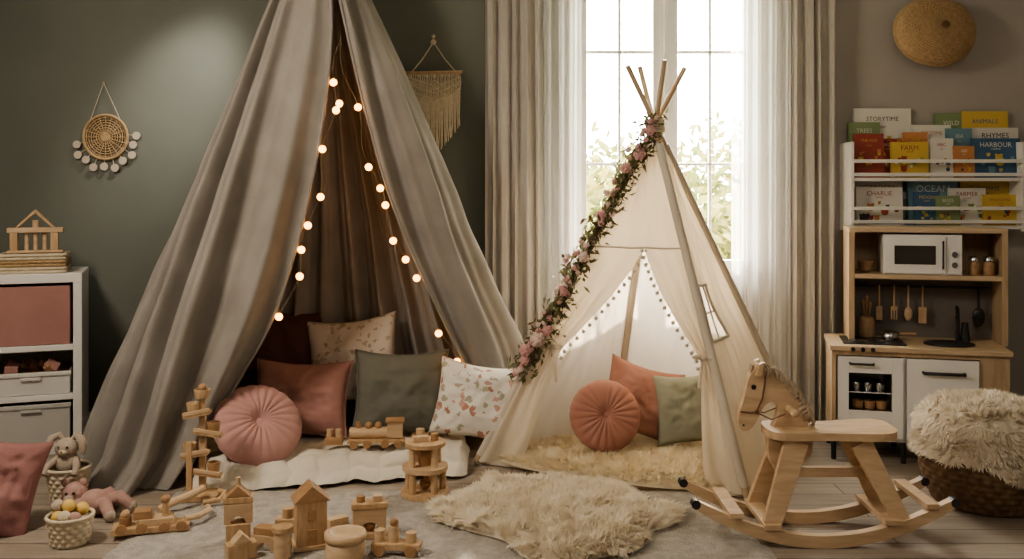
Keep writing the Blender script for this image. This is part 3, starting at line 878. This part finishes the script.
mb.bb(ox0+g,ox1-g,yf+.14,yf+.15,.2,.45,DARKG)
mb.bb(ox0+g,ox1-g,yf,yf+.14,.325,.330,STEEL); mb.bb(ox0+g,ox1-g,yf,yf+.14,.235,.245,DARKG)
for x in(ox0+.09,ox0+.15,ox0+.21):
    mb.lathe([(.026,0),(.03,.035),(.026,.035),(.022,.006)],WOODD,16,M=T((x+.02,yf+.06,.246)))
    mb.lathe([(.022,0),(.026,.03),(.023,.03),(.018,.006)],STEEL,16,M=T((x+.01,yf+.06,.331)))
mb.tube([(ox0+.06,yf-.016,dz1-.03),(ox0+.06,yf-.04,dz1-.03),(ox0+.18,yf-.04,dz1-.03),(ox0+.18,yf-.016,dz1-.03)],.006,BLACK,8)
mb.bb(1.89,2.24,yf-.016,yf,dz0,dz1,KW)
mb.tube([(1.97,yf-.016,dz1-.06),(1.97,yf-.04,dz1-.06),(2.17,yf-.04,dz1-.06),(2.17,yf-.016,dz1-.06)],.008,BLACK,8)
mb.bb(1.58,1.90,yf+.05,yf+.28,ct,ct+.006,BLACK)
for x,y in((1.66,yf+.12),(1.81,yf+.19)): mb.lathe([(.055,0),(.055,.004),(.045,.006),(.0001,.006)],DARKG,24,M=T((x,y,ct+.005)))
for x in(1.62,1.67,1.72): mb.cyl((x,yf-.035,ct-.012+.0),(x,yf-.02,ct-.012),.011,BLACK)
mb.lathe([(.095,.0),(.095,.008),(.085,.008),(.075,.002),(.0001,.002)],BLACK,32,M=T((2.13,yf+.15,ct))@Matrix.Diagonal((1.35,1,1,1)))
mb.tube([(2.20,yf+.27,ct),(2.20,yf+.27,ct+.13),(2.19,yf+.24,ct+.165),(2.18,yf+.19,ct+.16),(2.175,yf+.16,ct+.13)],.011,BLACK,10)
mb.lathe([(.026,0),(.026,.02),(.018,.06),(.018,.09)],BLACK,16,M=T((2.24,yf+.28,ct)))
ux0,ux1=1.62,2.425; uy=4.66; ub=4.95; ut=1.075
mb.bb(ux0,ux0+.03,uy,ub,ct,ut,OAK); mb.bb(ux1-.03,ux1,uy,ub,ct,ut,OAK)
mb.bb(ux0,ux1,uy,ub,ut,ut+.022,OAKT)
mb.bb(ux0+.03,ux1-.03,uy,ub,.85,.872,OAKT)
mb.bb(ux0+.03,ux1-.03,ub-.09,ub-.08,ct,.85,SPLASH); mb.bb(ux0+.03,ux1-.03,ub-.03,ub-.02,.872,ut,OAK)
mb.cyl((ux0+.05,ub-.115,.80),(ux1-.05,ub-.115,.80),.006,BLACK)
mb.build('play_kitchen',bevel=.002)

mb=MB()
mx0,mx1=1.80,2.20; my=4.655; mz=.873
mb.bb(mx0,mx1,my+.01,my+.24,mz,mz+.192,KW)
mb.bb(mx0+.004,mx1-.085,my,my+.01,mz+.006,mz+.186,KW)
mb.bb(mx0+.055,mx1-.135,my-.003,my,mz+.05,mz+.14,DARKG)
mb.cyl((mx1-.10,my-.018,mz+.03),(mx1-.10,my-.018,mz+.165),.005,BLACK)
for z in(.04,.155): mb.cyl((mx1-.10,my,mz+z),(mx1-.10,my-.018,mz+z),.004,BLACK)
mb.bb(mx1-.08,mx1-.004,my,my+.01,mz+.006,mz+.186,KW)
for z in(.05,.10): mb.cyl((mx1-.042,my-.012,mz+z),(mx1-.042,my,mz+z),.014,STEEL)
mb.build('toy_microwave',bevel=.004)
mb=MB()
for k in range(3): mb.lathe([(.02,0),(.045,.028),(.042,.028),(.018,.005)],WOODD,20,M=T((1.72,4.76,.873+k*.014)))
mb.build('bowl_stack')
for x in(2.27,2.345):
    mb=MB(); mb.lathe([(.026,0),(.028,.006),(.028,.055),(.022,.062),(.022,.066)],WOODD,18,M=T((x,4.72,.873))); mb.lathe([(.026,0),(.026,.018),(.02,.024),(.0001,.026)],STEEL,18,M=T((x,4.72,.9385))); mb.build('spice_jar')
mb=MB()
yu=ub-.128
for k,(x,kind,mt) in enumerate(((1.80,'sp',WOODL),(1.88,'fk',WOOD),(1.955,'spn',WOODL),(2.03,'sl',WOOD),(2.32,'ld',BLACK))):
    mb.tube([(x,yu,.805),(x,yu,.70)],[.005,.006],mt,8)
    if kind=='sp': mb.box((x,yu,.665),(.035,.006,.07),mt)
    elif kind=='fk':
        mb.box((x,yu,.69),(.036,.006,.02),mt)
        for dx in(-.014,0,.014): mb.box((x+dx,yu,.66),(.007,.006,.05),mt)
    elif kind=='spn': mb.sph((x,yu,.665),(.023,.008,.035),mt)
    elif kind=='sl': mb.box((x,yu,.66),(.042,.006,.08),mt)
    else:
        mb.sph((x,yu,.66),(.034,.012,.045),mt)
mb.build('toy_utensils',bevel=.002)
mb=MB()
M0=T((1.73,4.80,ct+.001))
mb.lathe([(.042,0),(.045,.01),(.042,.085),(.036,.10),(.034,.10)],WOOD,20,M=M0)
for dx,h in((-.018,.17),(.0,.19),(.018,.16)): mb.tube([(dx*.5,0,.06),(dx,0,h)],[.004,.006],WOODD,8,M=M0); mb.sph((dx,0,h),(.012,.006,.018),WOODD,8,M=M0)
mb.build('utensil_canister')
mb=MB(); M0=T((1.84,4.70,ct+.0115))
mb.lathe([(.04,0),(.048,.03),(.044,.03),(.036,.006)],STEEL,24,M=M0); mb.tube([(.045,0,.025),(.13,-.02,.03)],.006,WOODD,8,M=M0); mb.build('toy_pan')
place_group(st,(kx0,yf,0),math.radians(-14),.88)

# ------------------------------------------------------------------ POUF WITH FUR THROW
random.seed(21)
mb=MB()
pc=V((1.945,3.90,0))
wicker(mb,(pc.x,pc.y,.003),.20,.235,.30,WICK,12,26,.005,bulge=.035)
mb.build('wicker_basket')
mb=MB()
def dome(u,v):
    th=2*pi*u; a=v*1.05
    r=.25*math.sin(min(a,1)*pi/2)**.8
    z=.305+.115*math.cos(min(1,a)*pi/2)**.7
    lo=.17+.06*noise.noise(V((math.cos(th)*1.5,math.sin(th)*1.5,4)))+.05*math.cos(th+.9*pi)
    if v>.75:
        k=(v-.75)/.25; z=z*(1-k)+lo*k; r=.257+.015*k
    return V((pc.x+r*math.cos(th),pc.y+r*math.sin(th),z+.01*noise.noise(V((math.cos(th)*2,math.sin(th)*2,v*4)))))
mb.surf(dome,60,24,FURB,True)
S=[]
for k in range(18000):
    u=random.random(); v=math.sqrt(random.random()); p=dome(u,v)
    e=.01; a=dome((u+e)%1,v)-p; b_=dome(u,max(0,v-e))-p
    nn=a.cross(b_)
    if nn.length<1e-9: nn=V((0,0,1))
    nn.normalize()
    o=V((p.x-pc.x,p.y-pc.y,.05)).normalized()
    if nn.dot(V((p.x-pc.x,p.y-pc.y,p.z-.2)))<0: nn=-nn
    S.append((p,nn,V((o.x*.3,o.y*.3,-.5 if v>.5 else .05))))
fur(mb,S,FURB,.032,.005,a=.42,fl=.7,rn=.5,droop=.15)
mb.build('fur_throw')

# ------------------------------------------------------------------ ROCKING HORSE
mb=MB()
yn,yfar=3.405,3.655
cxh=1.115
def runner(y):
    top=[];bot=[]
    for k in range(33):
        x=.655+(1.585-.655)*k/32; z=.66*(x-cxh)**2
        top.append((x,z+.045-.012*abs(2*k/32-1)**6)); bot.append((x,z))
    return bot+top[::-1]
for y in(yn,yfar):
    n=33
    P=runner(y)
    vs=[];fs=[]
    for k in range(n):
        b0=P[k]; t0_=P[2*n-1-k]
        vs+= [(b0[0],y-.017,b0[1]),(b0[0],y+.017,b0[1]),(t0_[0],y+.017,t0_[1]),(t0_[0],y-.017,t0_[1])]
    for k in range(n-1):
        o=k*4
        for a,b_ in((0,1),(1,2),(2,3),(3,0)): fs.append((o+a,o+b_,o+4+b_,o+4+a))
    fs.append((0,3,2,1)); o=(n-1)*4; fs.append((o,o+1,o+2,o+3))
    mb.add(vs,fs,WOODL)
    for x in(.657,1.583):
        z=.66*(x-cxh)**2; mb.cyl((x,y-.018,z+.018),(x,y+.018,z+.018),.0165,BLACK)
for x,w in((.80,.05),(.93,.06),(1.36,.06),(1.50,.045)):
    z=.66*(x-cxh)**2+.045
    mb.box((x,(yn+yfar)/2,z+.009),(w,yfar-yn+.05,.018),WOODL)
def board(p0,p1,w0,w1,th,mat):
    p0=V(p0);p1=V(p1); d=(p1-p0).normalized(); wd=V((1,0,0)); wd=(wd-d*wd.dot(d)).normalized(); nn=d.cross(wd)
    vs=[]
    for p,w in((p0,w0),(p1,w1)):
        for a,b_ in((-1,-1),(1,-1),(1,1),(-1,1)): vs.append(p+wd*w/2*a+nn*th/2*b_)
    mb.add(vs,[(0,1,2,3),(7,6,5,4),(0,4,5,1),(1,5,6,2),(2,6,7,3),(3,7,4,0)],mat)
ym_=3.53
for s_,ye in((-1,yn+.005),(1,yfar-.005)):
    board((1.035,ym_+s_*.07,.365),(.925,ye,.055),.085,.06,.028,WOODL)
    board((1.27,ym_+s_*.07,.36),(1.40,ye,.09),.075,.055,.028,WOODL)
mb.box((1.16,ym_,.235),(.36,.03,.035),WOODL)
mb.cyl((1.0,yn+.04,.235),(1.0,yfar-.04,.235),.013,WOODL); mb.cyl((1.32,yn+.04,.235),(1.32,yfar-.04,.235),.013,WOODL)
seat=smoothpoly([(.945,ym_-.07),(.99,ym_-.10),(1.18,ym_-.095),(1.34,ym_-.115),(1.40,ym_-.08),(1.41,ym_),(1.40,ym_+.08),(1.34,ym_+.115),(1.18,ym_+.095),(.99,ym_+.10),(.945,ym_+.07),(.935,ym_)],4)
n=len(seat)
def sz(x): return .372+.10*max(0,x-1.25)**1.5+.02*max(0,1.05-x)
vs=[(x,y,sz(x)) for x,y in seat]+[(x,y,sz(x)+.028) for x,y in seat]
mb.add(vs,[tuple(range(n))[::-1],tuple(range(n,2*n))]+[(i,(i+1)%n,n+(i+1)%n,n+i) for i in range(n)],WOODL)
head=[(.908,.640),(.922,.618),(.945,.613),(.975,.602),(1.01,.575),(1.04,.535),(1.062,.49),(1.080,.450),(1.095,.410),(1.11,.365),(1.10,.30),(1.04,.245),(.975,.25),(.950,.30),(.948,.36),(.965,.405),(.982,.445),(.985,.478),(.965,.497),(.938,.488),(.915,.452),(.900,.418),(.880,.396),(.857,.390),(.842,.402),(.836,.428),(.842,.460),(.856,.505),(.866,.545),(.872,.575),(.882,.598),(.896,.616)]
head=[tuple(p) for p in smoothpoly(head,3)]
mb.prism(head,ym_-.022,ym_+.022,WOODL)
for s_ in(-1,1):
    ya,yb_=sorted((ym_+s_*.045,ym_+s_*.022))
    mb.prism([(.898,.597),(.918,.595),(.925,.647),(.908,.640)],ya,yb_,WOODL)
    y=ym_+s_*.0235
    mb.cyl((.892,ym_+s_*.020,.553),(.892,ym_+s_*.026,.553),.009,BLACK); mb.cyl((.855,ym_+s_*.02,.412),(.855,ym_+s_*.026,.412),.004,BLACK)
    mb.tube([(.843,y,.462),(.880,y,.458),(.912,y,.460)],.0035,LEATHER,6)
    mb.tube([(.902,y,.460),(.924,y,.51),(.932,y,.56),(.937,y,.612)],.0035,LEATHER,6)
    mb.cyl((.904,y-.004,.460),(.904,y+.004,.460),.008,LEATHER)
    mb.tube([(.905,y,.458),(.95,y+s_*.03,.44),(1.0,y+s_*.03,.46)],.003,LEATHER,6)
mb.cyl((1.02,ym_-.11,.475),(1.02,ym_+.11,.475),.0125,WOODL)
for s_ in(-1,1): mb.sph((1.02,ym_+s_*.11,.475),.016,WOODL)
crest=[(.905,.632),(.935,.619),(.965,.608),(.995,.590),(1.02,.561),(1.045,.528),(1.062,.497),(1.078,.46),(1.09,.43)]
for k in range(80):
    f=random.random()*(len(crest)-1.001); i=int(f); a=f-i
    x=crest[i][0]*(1-a)+crest[i+1][0]*a; z=crest[i][1]*(1-a)+crest[i+1][1]*a
    s_=random.choice((-1,1,0,-1))
    p=V((x,ym_+s_*.018,z)); o=V((.016+.010*random.random(),s_*.016,.012*random.random()))
    mb.tube([p-V((.01,0,.01)),p+o*.7+V((0,0,.006)),p+o+V((.004,s_*.004,-.016)),p+o+V((.003*random.random(),s_*.002,-.034))],[.005,.005,.004,.002],MANE,6)
for k in range(6):
    p=V((.90,ym_+random.uniform(-.015,.015),.620)); mb.tube([p,p+V((-.010,0,.010)),p+V((-.018,0,-.018))],[.005,.005,.002],MANE,6)
mb.build('rocking_horse',bevel=.004)

# ------------------------------------------------------------------ WOODEN TOYS
RZ=.018
mb=MB(); M0=T((-.36,3.94,RZ),0,0,.3)
def disc(z,r,h,mat): mb.lathe([(r,0),(r,h)],mat,28,M=M0@T((0,0,z)),smooth=True)
disc(0,.10,.02,WOOD); disc(.105,.095,.018,WOODL); disc(.205,.085,.016,WOOD)
for k in range(5):
    a=2*pi*k/5; mb.cyl((.075*math.cos(a),.075*math.sin(a),.02),(.075*math.cos(a),.075*math.sin(a),.105),.015,WOOD,M=M0)
for k in range(4):
    a=2*pi*k/4+.4; mb.cyl((.065*math.cos(a),.065*math.sin(a),.123),(.065*math.cos(a),.065*math.sin(a),.205),.014,WOODL,M=M0)
mb.box((.0,.0,.155),(.05,.05,.06),WOODD,M0); mb.sph((0,0,.045),.024,WOODD,M=M0)
mb.box((-.02,0,.232),(.06,.03,.022),WOODL,M0); mb.cyl((.04,0,.221),(.04,0,.25),.016,WOODD,M=M0)
mb.build('wooden_play_tower',bevel=.002)
mb=MB(); M0=T((-1.27,3.89,RZ),0,0,.1)
mb.box((0,0,.012),(.14,.11,.024),WOOD,M0)
mb.box((.0,.015,.23),(.026,.026,.41),WOODL,M0); mb.box((-.045,-.02,.13),(.022,.022,.21),WOOD,M0)
def cup(x,y,z,r,h,mt): mb.lathe([(r*.8,0),(r,h),(r*.8,h),(r*.6,.008)],mt,18,M=M0@T((x,y,z)))
for z,dx in((.10,.025),(.18,-.025),(.265,.025),(.345,-.018)):
    mb.box((dx,0,z),(.11,.05,.014),WOOD,M0,R=T((0,0,0),0,.18 if dx>0 else -.18,0))
    mb.box((dx,-.024,z+.012),(.11,.008,.016),WOODL,M0,R=T((0,0,0),0,.18 if dx>0 else -.18,0)); cup(dx*1.9,0,z+.008,.028,.04,WOODD if dx>0 else WOOD)
cup(0,.01,.41,.034,.035,WOOD); mb.sph((0,.01,.45),.018,WOODD,M=M0)
mb.tube([(.02,-.06,.06),(-.02,-.11,.05),(-.08,-.15,.035),(-.12,-.2,.022)],.016,WOODL,8,M=M0)
mb.tube([(.07,0,.03),(.10,-.03,.03),(.09,-.09,.02),(.03,-.12,.02)],.011,WOOD,8,M=M0)
mb.build('marble_run_tower',bevel=.002)
mb=MB(); M0=T((-1.34,3.53,RZ),0,0,.25)
mb.box((0,0,.012),(.27,.09,.022),WOOD,M0)
mb.box((.02,0,.036),(.12,.07,.026),WOODL,M0); mb.box((-.03,0,.062),(.06,.055,.03),WOODD,M0); mb.cyl((.05,0,.05),(.05,0,.10),.013,WOOD,M=M0); mb.sph((.05,0,.11),.018,WOODD,M=M0)
for x in(-.10,-.03,.05,.11):
    mb.cyl((x,-.05,.02),(x,-.035,.02),.019,WOODD,M=M0)
mb.cyl((-.09,0,.023),(-.09,0,.055),.022,WOODD,M=M0); mb.sph((-.09,0,.064),.018,WOOD,M=M0)
mb.tube([(.12,.0,.03),(.17,.03,.03),(.2,.09,.03),(.19,.15,.02)],.012,WOODL,8,M=M0)
mb.build('wooden_train',bevel=.002)

def arch(mb,M,w,h,d,r,mat):
    P=[(-w/2,0),(-r,0)]+[(-r*math.cos(pi*k/12),r*math.sin(pi*k/12)) for k in range(1,12)]+[(r,0),(w/2,0),(w/2,h),(-w/2,h)]
    mb.prism(P,-d/2,d/2,mat,M)
mb=MB(); M0=T((-.985,3.42,RZ),0,0,.25)
mb.box((0,0,.035),(.085,.075,.07),WOOD,M0); arch(mb,M0@T((0,0,.07)),.10,.07,.06,.026,WOODL); mb.box((0,0,.152),(.105,.06,.022),WOOD,M0)
mb.prism([(-.045,.163),(.045,.163),(0,.205)],-.028,.028,WOODD,M0); mb.cyl((0,0,.20),(0,0,.228),.009,WOODL,M=M0)
mb.build('block_tower',bevel=.003)
mb=MB(); M0=T((-.86,3.34,RZ),0,0,-.3); arch(mb,M0,.10,.055,.05,.028,WOODL); mb.box((0,0,.068),(.085,.05,.025),WOODD,M0); mb.build('arch_block',bevel=.003)
mb=MB(); M0=T((-.93,3.26,RZ),0,0,.5); mb.box((0,0,.028),(.10,.05,.055),WOOD,M0); mb.prism([(-.035,.056),(.035,.056),(0,.09)],-.024,.024,WOODL,M0); mb.build('roof_block',bevel=.003)
mb=MB(); M0=T((-.83,3.52,RZ),0,0,.1); mb.box((0,0,.025),(.09,.05,.05),WOODL,M0); mb.cyl((0,0,.05),(0,0,.085),.022,WOOD,M=M0); mb.build('cylinder_block',bevel=.003)
mb=MB(); M0=T((-.715,3.37,RZ),0,0,.35)
mb.box((0,0,.085),(.105,.085,.165),WOOD,M0); mb.box((0,0,.008),(.125,.10,.016),WOODL,M0)
mb.prism([(-.065,.168),(.065,.168),(0,.225)],-.05,.05,WOODD,M0)
mb.box((0,-.044,.12),(.03,.004,.035),WOODD,M0); mb.box((0,-.044,.045),(.035,.004,.055),WOODD,M0)
mb.build('toy_house_block',bevel=.003)
mb=MB(); M0=T((-.79,3.27,RZ),0,0,0); mb.cyl((0,0,0),(0,0,.09),.03,WOODL,M=M0,n=24); mb.cyl((0,0,.09),(0,0,.105),.036,WOOD,M=M0,n=24); mb.build('cylinder_block',bevel=.003)
mb=MB(); M0=T((-.575,3.28,RZ)) 
mb.lathe([(.068,0),(.068,.05),(.06,.056),(.072,.06),(.072,.082),(.055,.082),(.05,.066),(.0001,.066)],WOODL,28,M=M0); mb.build('round_stacking_block')
mb=MB(); M0=T((-.52,3.46,RZ),0,0,.2)
mb.box((0,0,.012),(.13,.07,.024),WOOD,M0); arch(mb,M0@T((0,0,.024)),.12,.085,.06,.036,WOODL); mb.box((0,0,.119),(.13,.065,.02),WOOD,M0); mb.sph((0,0,.048),.024,WOODD,M=M0)
mb.cyl((-.03,0,.129),(-.03,0,.15),.016,WOODD,M=M0); mb.box((.03,0,.14),(.035,.035,.022),WOODL,M0)
mb.build('arch_bridge_block',bevel=.003)
mb=MB(); M0=T((-.40,3.30,RZ),0,0,-.1)
mb.box((0,0,.03),(.17,.06,.022),WOOD,M0)
for x in(-.055,.055):
    for y in(-.034,.034): mb.cyl((x,y-.006,.02),(x,y+.006,.02),.02,WOODD,M=M0)
for x,h in((-.06,.04),(-.01,.055),(.05,.035)): mb.cyl((x,0,.041),(x,0,.041+h),.019,WOODL,M=M0)
mb.sph((-.01,0,.108),.016,WOODD,M=M0)
mb.build('toy_wagon',bevel=.002)
mb=MB(); M0=T((-.66,3.58,RZ),0,0,.7); mb.box((0,0,.015),(.08,.04,.03),WOODL,M0); mb.build('plank_block',bevel=.003)

# ------------------------------------------------------------------ LEFT FLOOR THINGS
pillow('floor_pillow',.36,.38,.18,T((-1.96,3.56,.172),-.38,.22,.30),ROSED,seed=9,wr=1.5)
mb=MB()
wicker(mb,(-1.84,3.94,.002),.065,.085,.13,ROPE,7,14,.004)
mb.build('toy_basket')
mb=MB()
bc=V((-1.84,3.935,.15))
mb.sph(bc,(.05,.042,.05),BEIGEPL,16); mb.sph(bc+V((0,-.01,.065)),(.047,.04,.042),BEIGEPL,16)
mb.sph(bc+V((0,-.045,.055)),(.018,.014,.013),ROPE,10); mb.sph(bc+V((0,-.058,.06)),.005,LEATHER,8)
for s_ in(-1,1):
    mb.sph(bc+V((s_*.018,-.045,.075)),.005,BLACK,8)
    mb.tube([bc+V((s_*.018,0,.095)),bc+V((s_*.035,0,.115)),bc+V((s_*.060,-.01,.105)),bc+V((s_*.072,-.02,.07)),bc+V((s_*.074,-.022,.04))],[.010,.015,.017,.016,.006],BEIGEPL,10)
    mb.tube([bc+V((s_*.035,-.01,.02)),bc+V((s_*.06,-.05,.0)),bc+V((s_*.06,-.075,-.03))],[.016,.015,.012],BEIGEPL,10)
mb.build('plush_bunny')
mb=MB()
dc=V((-1.64,3.74,.052))
mb.sph(dc,(.065,.055,.05),PINKPL,16); mb.sph(dc+V((-.085,.01,.03)),(.05,.045,.045),PINKPL,16)
mb.sph(dc+V((-.09,-.035,.02)),(.022,.014,.018),BEIGEPL,10)
mb.sph(dc+V((-.10,-.034,.042)),.006,BLACK,8); mb.sph(dc+V((-.07,-.034,.044)),.006,BLACK,8)
for a,b_ in(((.03,-.03),(.09,-.08)),((.04,.02),(.13,.03)),((-.03,-.03),(-.03,-.11)),((.0,.04),(.05,.09))):
    mb.tube([dc+V((a[0],a[1],.0)),dc+V(((a[0]+b_[0])/2,(a[1]+b_[1])/2,.015)),dc+V((b_[0],b_[1],-.026))],[.028,.026,.022],PINKPL,10); mb.sph(dc+V((b_[0],b_[1],-.026)),.024,BEIGEPL,10)
for s_ in(-1,1): mb.sph(dc+V((-.09+s_*.035,.015,.072)),(.018,.010,.018),PINKPL,10)
mb.build('plush_bear')
mb=MB()
wicker(mb,(-1.60,3.44,.002),.062,.078,.10,ROPE,6,14,.004)
mb.build('ball_basket')
mb=MB()
for x,y,z,m_ in((-.035,-.02,.10,YEL),(.03,-.03,.10,PINKPL),(.0,.03,.105,BEIGEPL),(-.03,.03,.125,PINKPL),(.035,.02,.12,YEL),(0,-.01,.14,YEL),(-.045,0,.135,BEIGEPL),(.0,-.045,.11,ROPE)):
    mb.sph((-1.60+x,3.44+y,z),.024,m_,14)
mb.build('felt_balls')

# ------------------------------------------------------------------ LIGHT
w=bpy.data.worlds.new('world'); sc.world=w; w.use_nodes=True
bg=w.node_tree.nodes['Background']; bg.inputs[0].default_value=(1,.965,.91,1); bg.inputs[1].default_value=16.0
def area(name,loc,size,energy,col,tgt,portal=False,sy=None):
    l=bpy.data.lights.new(name,'AREA'); l.shape='RECTANGLE'; l.size=size; l.size_y=sy or size; l.energy=energy; l.color=col
    o=bpy.data.objects.new(name,l); o.location=loc; sc.collection.objects.link(o)
    o.rotation_euler=(V(tgt)-V(loc)).to_track_quat('-Z','Y').to_euler()
    if portal: l.cycles.is_portal=True
    return o
area('window_portal',(.83,5.22,1.64),1.06,1,(1,1,1),(.83,0,1.64),True,1.72)
area('fill_light',(-2.2,2.5,2.6),.6,36,(1,.88,.72),(.2,4.0,.1),sy=.5)  # added warm fill from upper left, no actual fixture in the room
area('fill_light',(.9,1.2,2.68),1.4,13,(1,.92,.82),(.6,3.8,.5),sy=1.0)  # second added fill, weak and general, unseen above the view
l=bpy.data.lights.new('sun','SUN'); l.energy=16; l.angle=.04; l.color=(1,.86,.68)
o=bpy.data.objects.new('sun',l); sc.collection.objects.link(o); o.rotation_euler=V((-.30,-1,-.66)).to_track_quat('-Z','Y').to_euler()
l=bpy.data.lights.new('wall_beam_spot','SPOT'); l.energy=85; l.spot_size=.66; l.spot_blend=1; l.shadow_soft_size=.10; l.color=(1,.96,.88)  # added spot, stands in for the light shaft on the left wall
o=bpy.data.objects.new('wall_beam_spot',l); o.location=(-1.25,4.45,2.72); sc.collection.objects.link(o); o.rotation_euler=(V((-1.78,5.1,1.78))-V(o.location)).to_track_quat('-Z','Y').to_euler()

# ------------------------------------------------------------------ CAMERA
cam=bpy.data.cameras.new('camera'); co=bpy.data.objects.new('camera',cam); sc.collection.objects.link(co)
co.location=(0,0,1.28); co.rotation_euler=(pi/2,0,0)
cam.sensor_width=36; cam.lens=950/1024*36; cam.shift_y=-89.5/1024; cam.clip_start=.05
sc.camera=co
sc.view_settings.view_transform='AgX'
try: sc.view_settings.look='AgX - Medium High Contrast'
except: pass
sc.view_settings.exposure=0.68
